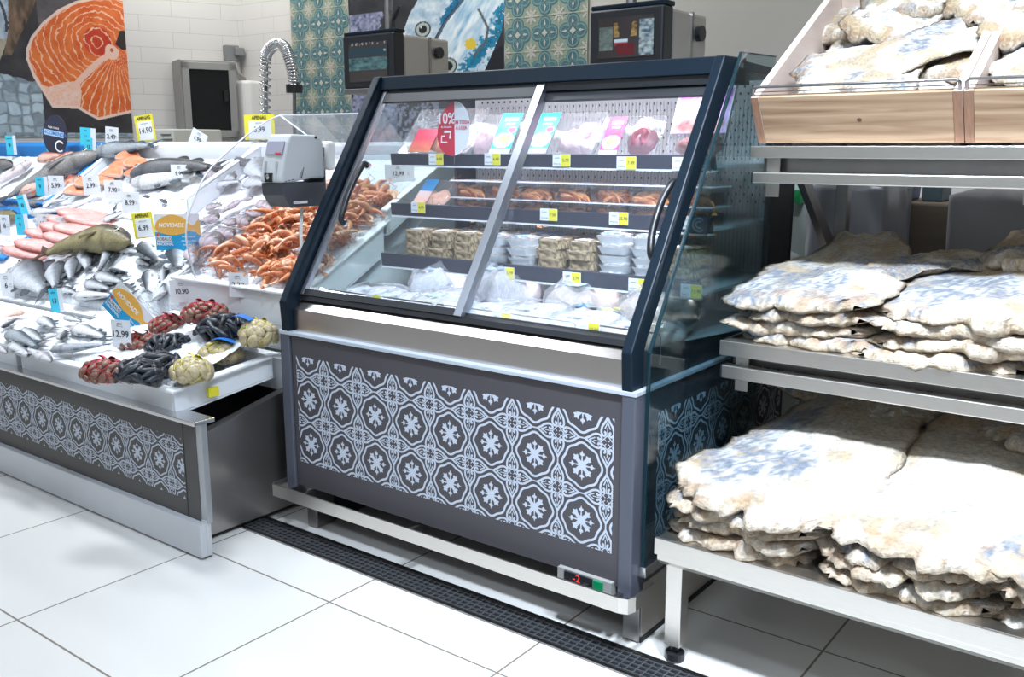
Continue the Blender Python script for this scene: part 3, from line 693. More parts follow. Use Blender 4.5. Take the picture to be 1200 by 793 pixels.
# shelves
SH = [(2.250, 1.278, 1.242), (2.245, 1.118, 1.080), (2.195, .958, .917)]
for yf, zt_, zb_ in SH:
    mb = MB(KC); mb.box(xi0 + .004, xi1 - .004, yf + .012, 2.685, zb_ + .004, zb_ + .012); sh = mb.build('shelf', white_int, cab)
    mb = MB(KC); mb.prism([(yf, zb_), (yf - .004, zt_), (yf + .004, zt_ + .002), (yf + .014, zb_ + .004), (yf + .012, zb_)][::-1], xi0 + .002, xi1 - .002); mb.build('label_rail', rail_m, sh)
    mb = MB(KC); mb.box(xi0 + .002, xi1 - .002, yf - .002, yf + .02, zb_ - .006, zb_ - .001); mb.build('light_strip', led if yf < 1 else mat('clear_strip', (.8, .8, .85), .2), sh)
# ring-shaped C sign at the right end of the two upper rails
for yf, zt_, zb_ in SH[:2]:
    mb = MB(KC); cz = (zt_ + zb_) / 2 + (.0 if zt_ > 1.2 else .003); cx = xi1 - .032
    mb.box(cx - .024, cx + .024, yf - .010, yf - .007, cz - .024, cz + .022, 0)
    for rr, ww in ((.017, .005), (.0085, .0045)):
        P = [(cx + rr * math.cos(t), cz + rr * math.sin(t)) for t in [R(45 + 270 * k / 14) for k in range(15)]]
        for Q in stroke(P, ww): mb.poly([(a, yf - .0106, c) for a, c in Q], 1)
    mb.build('logo_plate', [rail_m, ink_grey], cab)
# sliding doors in the sloping opening
sl = Vector((0, .415, .668)).normalized(); nrm = Vector((0, -sl.z, sl.y))
def dplane(x, s_, off): q = Vector((x, Y0 + .045, .862)) + sl * s_ + nrm * (-off); return q
SLEN = .718
def sliding_door(x0, x1, off, name_label, stile_left):
    mb = MB(KC); a = [dplane(x0, 0, off), dplane(x1, 0, off), dplane(x1, SLEN, off), dplane(x0, SLEN, off)]; c = [p + nrm * -.004 for p in a]
    mb.hexa(a + c); dr = mb.build('sliding_door', clear_door, cab)
    dr['label'] = name_label
    for xs in ((x0, x0 + .014), (x1 - .022, x1 + .004)) if stile_left else ((x0 - .002, x0 + .008),):
        mb = MB(KC); a = [dplane(xs[0], 0, off - .006), dplane(xs[1], 0, off - .006), dplane(xs[1], SLEN, off - .006), dplane(xs[0], SLEN, off - .006)]; mb.hexa(a + [p - nrm * .016 for p in a]); mb.build('door_stile', mat('stile_aluminium', (.34, .36, .40), .34, 1.), dr, bevel=.001)
    mb = MB(KC); a = [dplane(x0, .0, off - .005), dplane(x1, .0, off - .005), dplane(x1, .02, off - .005), dplane(x0, .02, off - .005)]; mb.hexa(a + [p - nrm * .014 for p in a]); mb.build('bottom_rail', black, dr)
    mb = MB(KC); a = [dplane(x0, SLEN - .04, off - .003), dplane(x1, SLEN - .04, off - .003), dplane(x1, SLEN, off - .003), dplane(x0, SLEN, off - .003)]; mb.hexa(a + [p - nrm * .010 for p in a]); mb.build('top_rail', darkint, dr)
    return dr
xd = -1.565
d1 = sliding_door(XL + .05, xd, .0, 'left sliding glass door', True)
d2 = sliding_door(xd - .01, XR - .042, .022, 'right sliding glass door', False)
def handle(dr, x, s0_, s1_, off, bow):
    P = [dplane(x, s0_, off), dplane(x, s0_ + .004, off - .022), dplane(x - bow, s0_ + .05, off - .030), dplane(x - bow * 1.1, (s0_ + s1_) / 2, off - .033), dplane(x - bow, s1_ - .05, off - .030), dplane(x, s1_ - .004, off - .022), dplane(x, s1_, off)]
    mb = MB(KC); mb.tube(smooth_pts([tuple(p) for p in P], 5), .0092, 10); mb.build('door_handle', black, dr, smooth=True)
    for s__ in (s0_, s1_):
        mb = MB(KC); mb.tube([dplane(x, s__, off + .0), dplane(x, s__, off - .008)], .012, 10); mb.build('handle_boss', chrome, dr)
handle(d1, XL + .115, .245, .445, 0., .0)
handle(d2, XR - .055, .215, .415, .01, .008)
# bumper rail round the foot, legs, kick plates
m_ = .026; yb0 = Y0 - .05; path = [(XL - m_, Y0 + .10), (XL - m_, yb0 + .012), (XL - m_ + .012, yb0), (XR + m_ - .03, yb0), (XR + m_ - .008, yb0 + .008), (XR + m_, yb0 + .03), (XR + m_, Y0 + .07)]
mb = MB(KC)
for i in range(len(path) - 1):
    for (zA_, zB_) in ((.234, .272),):
        a, c = path[i], path[i + 1]; dx, dy = c[0] - a[0], c[1] - a[1]; L = math.hypot(dx, dy); nx, ny = -dy / L * .006, dx / L * .006
        mb.hexa([(a[0], a[1], zA_), (c[0], c[1], zA_), (c[0] + nx, c[1] + ny, zA_), (a[0] + nx, a[1] + ny, zA_), (a[0], a[1], zB_), (c[0], c[1], zB_), (c[0] + nx, c[1] + ny, zB_), (a[0] + nx, a[1] + ny, zB_)])
mb.build('bumper_rail', steel, cab)
for x in (XL + .03, XL + .10, -1.7, XR - .12, XR - .03):
    mb = MB(KC); mb.box(x, x + .012, yb0 + .004, Y0 + .06, .240, .262); mb.build('bumper_bracket', steel_dk, cab)
for x in (XL + .02, XR - .05):
    mb = MB(KC); mb.box(x, x + .045, 1.855, 1.93, ZF + .004, .262); mb.build('front_leg', steel_dk, cab, bevel=.002)
mb = MB(KC); mb.box(XR - .012, XR - .004, 1.865, 2.62, ZF + .012, .262); mb.build('side_plinth', steel, cab)
mb = MB(KC); mb.box(XR - .014, XR - .002, 1.862, 2.62, ZF, ZF + .014); mb.build('plinth_gasket', black_matte, cab)
mb = MB(KC); mb.box(XL + .03, XL + .05, 1.93, 2.62, ZF, .262); mb.box(XL + .05, XR - .05, 2.45, 2.47, ZF, .262); mb.build('rear_plinth', darkint, cab)
# control panel
c0 = atY(656, 666, Y0 - .0); c1 = atY(719, 689, Y0 - .0)
mb = MB(KC); a = [(c0.x, 1.790, .246), (c1.x + .0, 1.790, .246), (c1.x, 1.790, .280), (c0.x, 1.790, .280)]
mb.hexa(a + [(q[0], 1.812, q[2]) for q in a]); cp = mb.build('control_panel', mat('panel_grey', (.30, .29, .28), .5), cab)
mb = MB(KC); w_ = c1.x - c0.x; mb.box(c0.x + w_ * .14, c0.x + w_ * .66, 1.786, 1.791, .251, .277); mb.build('display', black, cp, bevel=.001)
mb = MB(KC); mb.box(c0.x + w_ * .69, c0.x + w_ * .85, 1.784, 1.791, .250, .276); mb.build('switch', mat('green_switch', (.0, .22, .08), .3), cp)
led_red = mat('led_red', (.5, .02, .02), emis=(1, .05, .03), es=.8)
o = put_text(cp, '-2', .03, 0, 0, material=led_red); pp = KP((c0.x + w_ * .38, 1.7845, .266), KC); o.matrix_local = Matrix.Translation(pp - Vector(WL[cab.name])) @ Matrix.Rotation(PI / 2, 4, 'X')

# tall glass screen between cabinet and fish rack
XG = XR + .008
prof = [(1.836, .322), (1.836, .840), (2.262, 1.529), (2.475, 1.534), (2.475, .322)]
scr_t = thing('glass_screen', KP((XG, 2.15, ZF + .16), KC), 'tall clear glass screen with a dark edge between the cabinet and the salted fish rack', 'glass screen')
mb = MB(KC); mb.prism(prof[::-1], XG, XG + .007); mb.build('pane', clear_side, scr_t)
mb = MB(KC)
P = [Vector((XG + .0035, y, z)) for y, z in prof[:4]]
for i in range(3):
    a, c = P[i], P[i + 1]; d = (c - a).normalized(); n = Vector((0, -d.z, d.y)) * .0025
    if i == 2: n = Vector((0, 0, .0015))
    w = Vector((.0045, 0, 0)); mb.hexa([a - w - n, a + w - n, a + w + n, a - w + n, c - w - n, c + w - n, c + w + n, c - w + n])
mb.build('polished_edge', edge_glass, scr_t)
mb = MB(KC); mb.box(XG - .008, XG + .016, 1.826, 2.47, .300, .326); mb.build('bottom_rail', steel_sm, scr_t, bevel=.001)

# ------------------------------------------------------------------ goods in the cabinet
def shelf_z(i): return SH[i][2] + .013
def CB(x, y, z): return KP((x, y, z), KC)
def price_strip(u, v, txt, where, shelf, y=None):
    yf = (SH[shelf][0] - .006) if y is None else y
    q = atY(u, v, yf); p = KP(q, KC); t = thing('shelf_price_tag', p, 'yellow and white price tag ' + where, 'price tag', 'price tags on the cabinet shelves', rot=(PI / 2, 0, 0))
    mb = MB(); mb.box(-.033, .033, -.019, .019, -.0005, .0005); mb.build('card', paper, t, local=True)
    mb = MB(); mb.box(.0, .032, -.018, .018, .0005, .0012); y_ = mb.build('yellow_field', yellow, t, local=True)
    put_text(t, txt, .014, .016, 0, .0015)
    put_text(t, 'peixe', .008, -.016, .008, .0009, ink_grey); put_text(t, 'fresco kg', .007, -.016, -.010, .0009, ink_grey)
    return t
TAGS = [(511, 186.5, '4.99', 'below the packs behind the round 10% sign', 0), (577, 186.5, '6.49', 'on the top rail just left of the steel door stile', 0), (658, 188, '5.79', 'below the fish fillet pack with the teal label', 0), (734, 191, '7.49', 'below the dark red tuna pack', 0), (800, 192, '12.90', 'below the purple octopus box', 0),
        (490, 243, '4.99', 'at the left end of the middle rail', 1), (643, 251.5, '7.50', 'on the middle rail right of the door stile', 1), (725, 256, '25.90', 'on the middle rail below the right prawn tubs', 1), (812, 261, '8.75', 'at the right end of the middle rail', 1),
        (593, 319.5, '6.39', 'on the third rail right of the door stile', 2), (670, 326, '2.79', 'on the third rail below the foam trays', 2), (748, 334, '4.99', 'on the third rail beside the right end frame', 2), (810, 341, '13.90', 'on the third rail behind the side glass', 2)]
for u, v, s_, w, k in TAGS: price_strip(u, v, s_, w, k)
for u, v, s_, w in [(438, 352, '3.49', 'low in front of the bags at the left end'), (588, 374, '3.99', 'low in the wire basket front right of the stile'), (690, 386, '13.90', 'low in the basket front by the right end')]: price_strip(u, v, s_, w, 0, y=1.885)

def label_sheet(mb, w, h, paint, z=.0, nu=26, nv=30, cx=0, cy=0):
    print_sheet(mb, nu, nv, lambda a, c: (cx + w * (a - .5), cy + h * (c - .5), z), lambda A, B_: (A, B_), paint)
def lab_teal(top, food, seed):
    def f(a, c):
        C = lerp(top, [min(1, q * 1.25) for q in top], a); C[c < .12] = (.45, .62, .75)
        k = (c > .80) & (c < .88) & (a > .2) & (a < .85) & (vnoise(a * 40, c * 3, seed) > .35); C[k] = (.9, .92, .95)
        k = (c > .70) & (c < .74) & (a > .3) & (a < .8) & (vnoise(a * 50, c * 3, seed) > .4); C[k] = (.9, .92, .95)
        d = np.hypot((a - .75) / .2, (c - .58) / .07); C[d < 1] = (.75, .05, .12)
        d = np.hypot((a - .5) / .48, (c - .33) / .18); C[d < 1] = (.85, .85, .85); n = fbm(a * 9, c * 9, seed)
        k = np.hypot((a - .5) / .38, (c - .36) / .14) < .8 + .6 * (n - .5); C[k] = lerp([q * .5 for q in food], food, n * 1.4 - .1)[k]
        return C
    return f
def food_blob(mb, w, h, d, col0, col1, seed, cx=0, cy=0, nu=26, nv=20, z0=.006):
    def fn(u, v):
        a = 2 * PI * u; rr = v; n = float(fbm(math.cos(a) * 2 + 5, math.sin(a) * 2 + 5, seed)); k = .8 + .4 * n
        x = w / 2 * rr * math.cos(a) * k; y = h / 2 * rr * math.sin(a) * k
        hh = d * (1 - rr ** 4) * (.6 + .8 * float(fbm(x * 60 + 3, y * 25 + 3, seed + 1)))
        return (cx + x, cy + y, z0 + hh)
    def cf(u, v):
        t = float(fbm(math.cos(2 * PI * u) * v * 4 + 9, math.sin(2 * PI * u) * v * 9 + 9, seed + 5)); return tuple(np.array(col0) * (1 - t) + np.array(col1) * t)
    mb.grid(nu, nv, fn, cf=cf, wrapu=True)
def leaning_pack(u0, u1, v0, v1, label, contents, lab=None, base=clearbox, extra=None, name='fish_pack', yy=2.33, roll=0., tilt=32):
    A = atY(u0, v1, yy); B_ = atY(u1, v1, yy); T_ = atY((u0 + u1) / 2, v0, yy + .06)
    w = (B_.x - A.x) * KC; h = (T_.z - A.z) / math.cos(R(tilt)) * KC
    zb_ = shelf_z(0) - .001
    p = CB((A.x + B_.x) / 2, yy - .02, zb_ + .006)
    t = thing(name, p, label, 'packed fish', rot=Euler((R(90 - tilt), roll, 0)))
    rim = .03
    mb = MB()                                                  # clear tray: flange, sloping walls
    pts = [(-w / 2, 0), (w / 2, 0), (w / 2 * .96, h), (-w / 2 * .96, h)]
    def ring(s_, z): return [(x * s_, h / 2 + (y - h / 2) * s_, z) for x, y in pts]
    a, b2, c = ring(1, rim), ring(.93, rim), ring(.82, 0)
    for P, Q in ((a, b2), (b2, c)):
        for i in range(4): j = (i + 1) % 4; mb.poly([P[i], P[j], Q[j], Q[i]])
    mb.poly(c[::-1]); o = mb.build('tray', base, t, local=True); m2 = o.modifiers.new('wall', 'SOLIDIFY'); m2.thickness = .0012
    for k, (cw, ch, cx, cy, c0_, c1_, sd, dd) in enumerate(contents):
        mb = MB(); food_blob(mb, w * cw, h * ch, dd, c0_, c1_, sd, cx * w, h * cy); mb.build('fish_piece', food_m, t, local=True, vc=True, smooth=True)
    mb = MB(); mb.grid(9, 9, lambda u, v: (w * .94 * (u - .5), h * .5 + h * .94 * (v - .5), rim + .001 + .003 * math.sin(9 * u + 7 * v))); mb.build('film', wrap, t, local=True, smooth=True)
    if lab:
        lw, lh, lx, ly, fn = lab; mb = MB(); label_sheet(mb, w * lw, h * lh, fn, rim + .006, cx=lx * w, cy=ly * h); o = mb.build('label_card', print_m, t, local=True, vc=True); m2 = o.modifiers.new('wall', 'SOLIDIFY'); m2.thickness = .0008
    return t, w, h
pale0, pale1 = (.34, .22, .25), (.58, .44, .47)
leaning_pack(476, 560, 128, 181, 'clear pack of orange salmon slices behind the round 10% sign', [(.8, .55, .05, .4, (.60, .12, .03), (.80, .34, .16), 2, .02)], (.30, .50, -.20, .28, lambda a, c: lerp((.45, .01, .05), (.55, .22, .05), np.clip(.8 - c * 1.4, 0, 1) * fbm(a * 8, c * 12, 6) * 1.6)), base=clearbox, tilt=38)
leaning_pack(548, 612, 134, 182, 'clear pack of pale fish half hidden by the steel door stile, blue label', [(.5, .75, -.15, .45, pale0, pale1, 5, .025)], (.36, .96, .24, .5, lab_teal((.01, .38, .60), (.7, .45, .2), 4)))
leaning_pack(610, 705, 134, 183, 'clear pack of pale fish fillets with a teal label', [(.42, .62, .18, .42, pale0, pale1, 7, .022), (.34, .7, .28, .5, (.38, .27, .30), (.60, .48, .52), 8, .025)], (.25, .96, -.20, .5, lab_teal((.02, .45, .58), (.75, .38, .2), 9)), tilt=36)
leaning_pack(702, 778, 138, 184, 'clear pack of dark red tuna steak with a magenta label', [(.46, .66, .16, .45, (.13, .012, .03), (.30, .05, .09), 12, .028)], (.28, .96, -.24, .48, lab_teal((.38, .04, .22), (.7, .4, .2), 11)))
def lab_purple(a, c):
    C = lerp((.24, .03, .36), (.70, .42, .80), np.clip(1.1 - c * 1.3, 0, 1)); k = np.hypot((a - .45) / .3, (c - .38) / .22) < 1; C[k] = (.45, .62, .85)
    n = fbm(a * 9, c * 9, 9); k = (c < .36) & (np.hypot((a - .5) / .45, (c - .18) / .2) < 1); C[k] = lerp((.25, .04, .06), (.8, .5, .45), n * 1.5 - .2)[k]
    C[(np.abs(a - .5) > .46) | (c > .96)] = (.75, .72, .80); k = (c > .80) & (c < .86) & (a > .25) & (a < .8) & (vnoise(a * 36, c * 2, 2) > .3); C[k] = (.95, .9, .95)
    k = (c > .72) & (c < .75) & (a > .25) & (a < .8) & (vnoise(a * 46, c * 2, 4) > .4); C[k] = (.95, .9, .95); return C
leaning_pack(786, 856, 110, 192, 'tall pack of octopus tentacles with a purple and white card', [(.8, .30, 0, .2, (.16, .03, .03), (.50, .22, .20), 15, .03), (.5, .2, .1, .3, (.40, .12, .14), (.62, .36, .30), 16, .035)], (.92, .66, 0, .66, lab_purple), tilt=24)
# round promotional sign
p = KP(atY(532, 150, 2.225), KC); t = thing('promotion_sign', p, 'red and white leaf-shaped promotion sign reading 10% above the top shelf', 'sign', rot=(PI / 2, 0, R(-4)))
mb = MB(); N = 28; w, h = .150, .172
def leafpt(i): a = 2 * PI * i / N; x = math.cos(a); y = math.sin(a); return (w / 2 * x * (1 - .15 * y) + .010 * y, h / 2 * (y if y > 0 else y * 1.05))
out = [leafpt(i) for i in range(N)]
mb.prism(out, 0, .001, axis='z'); mb.build('white_card', paper, t, local=True)
mb = MB(); left = clip(out, -1, .004, -1, 1); mb.poly([(a, c, .0016) for a, c in left]); mb.build('red_field', mat('promo_red', (.62, .02, .05), .5), t, local=True)
put_text(t, '10%', .050, -.034, .030, .0022, ink_white, bold=.0006); put_text(t, 'EM TODA', .0165, .038, .018, .0022, mat('red_ink', (.6, .03, .06)), bold=.0003); put_text(t, 'A LOJA', .0165, .036, .000, .0022, mat('red_ink', (.6, .03, .06)), bold=.0003)
put_text(t, 'de desconto', .010, -.034, .004, .0022, ink_white)
mb = MB()
for Q in stroke([(-.058, -.046), (-.056, -.026), (-.040, -.026)], .005) + stroke([(-.044, -.012), (-.014, -.012), (-.018, -.034)], .008) + stroke([(-.058, -.046), (-.030, -.046)], .004): mb.poly([(a, c, .0022) for a, c in Q])
mb.build('arrow_mark', ink_white, t, local=True)
mb = MB(); mb.box(-.002, .002, -.115, -.08, -.001, .0); mb.build('stalk', clearbox, t, local=True)

# prawn shape ------------------------------------------------------
def prawn_mesh(mb, L=.075, seed=0, curl=1.5, col0=(.62, .16, .05), col1=(.88, .42, .22)):
    rd = random.Random(seed); n = 11; path = []; rad = []
    for i in range(n):
        t = i / (n - 1); a = curl * (t - .3); path.append(Vector((L * .5 * math.sin(a) * 1.3, -L * .45 * (1 - math.cos(a)) * 1.2, .004 * math.sin(t * 3)))); rad.append(L * .125 * (math.sin(PI * min(1, t * .8 + .2)) ** .6) * (1 - .55 * t) + .0012)
    seg = 7; rings = []
    for i in range(n):
        tg = (path[min(i + 1, n - 1)] - path[max(i - 1, 0)]).normalized(); a = tg.cross(Vector((0, 0, 1))).normalized(); b2 = Vector((0, 0, 1)); k = 1.12 if i % 2 else .95
        ring = []
        for j in range(seg):
            ph = 2 * PI * j / seg; tt = .5 + .5 * math.sin(ph) ; q = rd.random() * .3
            mb.cc = tuple(col0[m] * (1 - tt) * (1 - q * .3) + col1[m] * tt + (0 if i % 2 else .02) for m in range(3)); ring.append(mb.p(path[i] + (a * math.cos(ph) * .8 + b2 * math.sin(ph)) * rad[i] * k))
        rings.append(ring)
    for i in range(n - 1):
        for j in range(seg): k = (j + 1) % seg; mb.face((rings[i][j], rings[i][k], rings[i + 1][k], rings[i + 1][j]))
    mb.face(rings[0][::-1])
    mb.cc = col1; e = path[-1]; d = (path[-1] - path[-2]).normalized(); s_ = d.cross(Vector((0, 0, 1)))
    for k in (-1, 0, 1):                                           # tail fan
        mb.poly([e - s_ * .002, e + d * L * .16 + s_ * (k * L * .10 - .003), e + d * L * .18 + s_ * (k * L * .10 + .003), e + s_ * .002])
    mb.cc = col0; h = path[0]; d0 = (path[0] - path[1]).normalized(); s0_ = d0.cross(Vector((0, 0, 1)))
    for k in (-1, 1): mb.tube([h, h + d0 * L * .35 + s0_ * k * .012 + Vector((0, 0, .01)), h + d0 * L * .2 + s0_ * k * L * .5], .0007, 3, cap=False)
    for i in range(2, 9):
        q = path[i]; tg = (path[i + 1] - path[i - 1]).normalized(); inn = -tg.cross(Vector((0, 0, 1))).normalized(); inn = inn if inn.y < 0 else -inn
        for k in (-1, 1): mb.tube([q, q + inn * L * .15 + Vector((0, 0, k * .005)), q + inn * L * .22 + tg * .006 - Vector((0, 0, .003))], .0009, 3, cap=False)
    mb.cc = None
PRAWN = []
for k in range(4):
    mb = MB(); prawn_mesh(mb, seed=k, curl=1.2 + .35 * k, col0=[(.55, .12, .03), (.62, .17, .05), (.50, .10, .03), (.66, .24, .10)][k], col1=[(.85, .38, .17), (.90, .50, .30), (.84, .33, .14), (.92, .60, .42)][k]); o = mb.build('prawn', prawn_m, local=True, smooth=True, vc=True); PRAWN.append(o.data); bpy.data.objects.remove(o)
# prawn tubs, two high
def prawn_tub(x, y, z, w, dpt, h, seed, label, grp):
    t = thing('prawn_tub', CB(x, y, z), label, 'food tub', grp)
    W_, D_, H_ = w * KC, dpt * KC, h * KC
    mb = MB(); q = .88
    a = [(-W_ / 2 * q, -D_ / 2 * q, 0), (W_ / 2 * q, -D_ / 2 * q, 0), (W_ / 2 * q, D_ / 2 * q, 0), (-W_ / 2 * q, D_ / 2 * q, 0)]; c = [(-W_ / 2, -D_ / 2, H_), (W_ / 2, -D_ / 2, H_), (W_ / 2, D_ / 2, H_), (-W_ / 2, D_ / 2, H_)]
    mb.hexa(a + c); mb.build('tub', clearbox, t, local=True, bevel=.004)
    mb = MB(); mb.box(-W_ / 2 - .003, W_ / 2 + .003, -D_ / 2 - .003, D_ / 2 + .003, H_, H_ + .004); mb.build('rim', mat('rim_plastic', (.75, .73, .78), .2), t, local=True, bevel=.001)
    rd = random.Random(seed); mb = MB()
    def fn(u, v): return (W_ * .80 * (u - .5), -D_ * .41 + D_ * .05 * float(vnoise(u * 8, v * 5, seed)), H_ * (.05 + .75 * v))
    for k in range(11):
        b2 = MB(); prawn_mesh(b2, .064, seed * 7 + k, 1.0 + rd.random() * 1.2, (.60, .11, .01), (.95, .40, .14))
        M = Matrix.Translation((rd.uniform(-.30, .30) * W_, -D_ * .30 + rd.random() * .012, H_ * rd.uniform(.25, .68))) @ Euler((R(90) + rd.uniform(-.4, .4), rd.uniform(-.6, .6), 0)).to_matrix().to_4x4()
        off = len(mb.v); mb.v += [tuple(M @ Vector(p)) for p in b2.v]; mb.c += b2.c; mb.f += [tuple(i + off for i in f) for f in b2.f]; mb.m += b2.m
    mb.cc = (.60, .18, .05); mb.box(-W_ * .40, W_ * .40, -D_ * .2, D_ * .38, .003, H_ * .72); mb.cc = None
    o = mb.build('prawn_filling', prawn_m, t, local=True, smooth=False, vc=True); o['kind'] = 'stuff'
    return t
z2_ = shelf_z(1); tw = .128; tubs = {}
for r in range(2):
    for c in range(7):
        x = -1.955 + (c + .5) * tw; z = z2_ + r * .052
        if r == 0 and c == 0: x += .0
        lab = ('clear tub of orange prawns, %s row, %s' % ('upper' if r else 'lower', ['leftmost of its row', 'second from the left', 'just left of the steel stile', 'just right of the steel stile', 'third from the right end', 'behind the right door handle', 'at the right end by the side glass'][c]))
        if (c % 3) in tubs:
            t = dup(tubs[c % 3], CB(x, 2.32, z), None, lab)
        else:
            t = prawn_tub(x, 2.32, z, tw - .006, .12, .049, 40 + c, lab, 'prawn tubs on the middle shelf'); tubs[c % 3] = t
# salmon burger pack leaning at the left end of the middle shelf
t = thing('fish_pack', CB(-2.07, 2.285, z2_), 'clear pack of pink salmon burgers with a blue label left of the prawn tubs', 'packed fish', rot=Euler((R(48), 0, R(-6))))
mb = MB(); mb.box(-.085, .085, 0, .13, 0, .022); mb.build('tray', wrap, t, local=True, bevel=.008)
for k, cx in enumerate((.03, -.04)):
    mb = MB(); food_blob(mb, .085, .085, .014, (.80, .36, .22), (.95, .62, .46), 60 + k, cx, .055); mb.build('burger', food_m, t, local=True, vc=True, smooth=True)
mb = MB(); label_sheet(mb, .07, .115, lambda a, c: np.where((c > .55)[..., None], lerp((.02, .22, .55), (.03, .30, .65), a), lerp((.75, .35, .22), (.6, .7, .85), c)), .024, cx=-.045, cy=.07); mb.build('label_card', print_m, t, local=True, vc=True)

# foam trays in stacks on the third shelf
def foam_tray(kind, seed):
    t = thing('foam_tray', (0, 0, 0), 'x', 'food tray')
    W_, D_, H_ = .104, .15, .030
    tan = kind == 'T'
    mb = MB()
    def fn(u, v):
        a = 2 * PI * u; sx = math.copysign(abs(math.cos(a)) ** .35, math.cos(a)); sy = math.copysign(abs(math.sin(a)) ** .35, math.sin(a)); k = .82 + .18 * v
        return (W_ / 2 * sx * k, D_ / 2 * sy * k, H_ * (.25 if tan else .8) * v)
    mb.grid(28, 4, fn, wrapu=True); i = [mb.p(fn(k / 28, 0)) for k in range(28)]; mb.face(i[::-1]); mb.build('tray', clearbox if tan else white_pl, t, local=True, smooth=True)
    mb = MB(); c0_, c1_ = ((.10, .055, .02), (.74, .56, .34)) if tan else ((.55, .50, .48), (.80, .76, .74))
    def fn2(u, v):
        a = 2 * PI * u; sx = math.copysign(abs(math.cos(a)) ** .4, math.cos(a)); sy = math.copysign(abs(math.sin(a)) ** .4, math.sin(a)); k = v ** .5
        n = float(fbm(sx * 5 * k + 7, sy * 7 * k + 7, seed)); zz_ = .003 + (H_ * .95) * (1 if v < .66 else max(0, 1 - (v - .66) * 3) ** .5) * (.75 + .5 * n)
        kk = min(v / .66, 1) ** .5 * (.93 if tan else .84) * (1 + (.16 if tan else .07) * (float(fbm(u * 40, v * 8, seed + 9)) - .5)); return (W_ / 2 * sx * kk, D_ / 2 * sy * kk, zz_)
    def cf2(u, v): tt = min(1, max(0, float(fbm(u * 60, v * 14, seed + 3)) * 1.9 - .45)); return tuple(c0_[m] * (1 - tt) + c1_[m] * tt for m in range(3))
    mb.grid(84, 16, fn2, cf=cf2, wrapu=True); mb.build('fish_filling', food_m, t, local=True, vc=True, smooth=True)
    mb = MB(); mb.grid(12, 12, lambda u, v: (W_ * .97 * (u - .5), D_ * .97 * (v - .5), H_ + .001 + .004 * float(vnoise(u * 7, v * 7, seed)))); mb.build('film', wrap, t, local=True, smooth=True)
    mb = MB(); mb.box(-.03, .01, -.05, .0, H_ + .004, H_ + .005); mb.build('sticker', mat('pale_blue_sticker', (.30, .50, .75), .4) if not tan else paper, t, local=True)
    return t
FT = {'T': foam_tray('T', 3), 'W': foam_tray('W', 4)}
used = {'T': False, 'W': False}; zb_ = SH[2][2] + .0135
colsr = [(-2.07, 'T'), (-1.965, 'T'), (-1.86, 'T'), (-1.755, 'W'), (-1.65, 'W'), (-1.545, 'T'), (-1.44, 'T'), (-1.335, 'W'), (-1.23, 'W'), (-1.125, 'T')]
places = ['of the leftmost stack', 'of the second stack from the left', 'of the third stack from the left', 'of the stack just left of the stile', 'of the stack just right of the stile', 'of the first brown stack right of the stile', 'of the second brown stack right of the stile', 'of the white stack left of the handle', 'of the white stack below the handle', 'of the right end stack']
lev = ['lowest tray', 'second tray up', 'third tray up', 'fourth tray up', 'fifth tray up']
rd = random.Random(5)
for c, (x, kd) in enumerate(colsr):
    for r in range(4 if kd == 'T' or c == 4 else 5) if c != 3 else range(4):
        lab = ('%s foam tray, %s %s' % ('brown-filled' if kd == 'T' else 'white', lev[r], places[c]))
        loc = CB(x + rd.uniform(-.004, .004), 2.275 + rd.uniform(-.006, .006), zb_ + r * .0262); rot = (rd.uniform(-.02, .02), rd.uniform(-.03, .03), rd.uniform(-.09, .09))
        if not used[kd]:
            t = FT[kd]; t.location = loc; t.rotation_euler = rot; t['label'] = lab; t['group'] = 'foam trays stacked on the third shelf'; used[kd] = True
        else: dup(FT[kd], loc, rot, lab, 'foam trays stacked on the third shelf')
for c, x in enumerate((-1.95, -1.72, -1.50, -1.28)):
    dup(FT['W' if c % 2 else 'T'], CB(x, 2.45, zb_), (0, 0, PI / 2), '%s foam tray lying crosswise %s' % ('white' if c % 2 else 'brown-filled', ['behind the leftmost stacks', 'behind the stile', 'behind the brown stacks', 'behind the white stacks'][c]), 'foam trays behind the stacks', scale=(1.6, 1.6, 3.3))
# soft bags on the cabinet floor
def fish_bag(seed, w, d, h, c0_, c1_):
    t = thing('fish_bag', (0, 0, 0), 'x', 'bagged fish')
    mb = MB()
    def fn(u, v):
        a = 2 * PI * u; b2 = PI * v; sx = math.copysign(abs(math.cos(a)) ** .6, math.cos(a)); sy = math.copysign(abs(math.sin(a)) ** .6, math.sin(a)); s_ = math.sin(b2) ** .5
        n = float(fbm(sx * 2.2 + 4 + v, sy * 2.6 + 4, seed)); return (w / 2 * sx * s_ * (.85 + .3 * n), d / 2 * sy * s_ * (.85 + .3 * n), h / 2 * (1 - math.cos(b2)) * (.75 + .5 * n))
    def cf(u, v): tt = float(fbm(u * 14, v * 14, seed + 7)); return tuple(c0_[m] * (1 - tt) + c1_[m] * tt for m in range(3))
    mb.grid(30, 16, fn, cf=cf, wrapu=True); mb.build('fish_filling', food_m, t, local=True, vc=True, smooth=True)
    mb = MB(); rdd = random.Random(seed); mb.grid(30, 14, lambda u, v: tuple(Vector(fn(u, .04 + .92 * v)) * 1.06 + Vector((0, 0, .002 + .006 * float(vnoise(u * 24, v * 12, seed + 2))))), wrapu=True); mb.build('film', glassmat('bag_film', (.94, .95, .98), .1, 1., film=.14), t, local=True, smooth=True)
    mb = MB(); mb.box(-w * .12, w * .16, -d * .3, -d * .05, h * 1.08, h * 1.10); mb.build('sticker', mat('bag_label', (.55, .70, .85), .4), t, local=True)
    return t
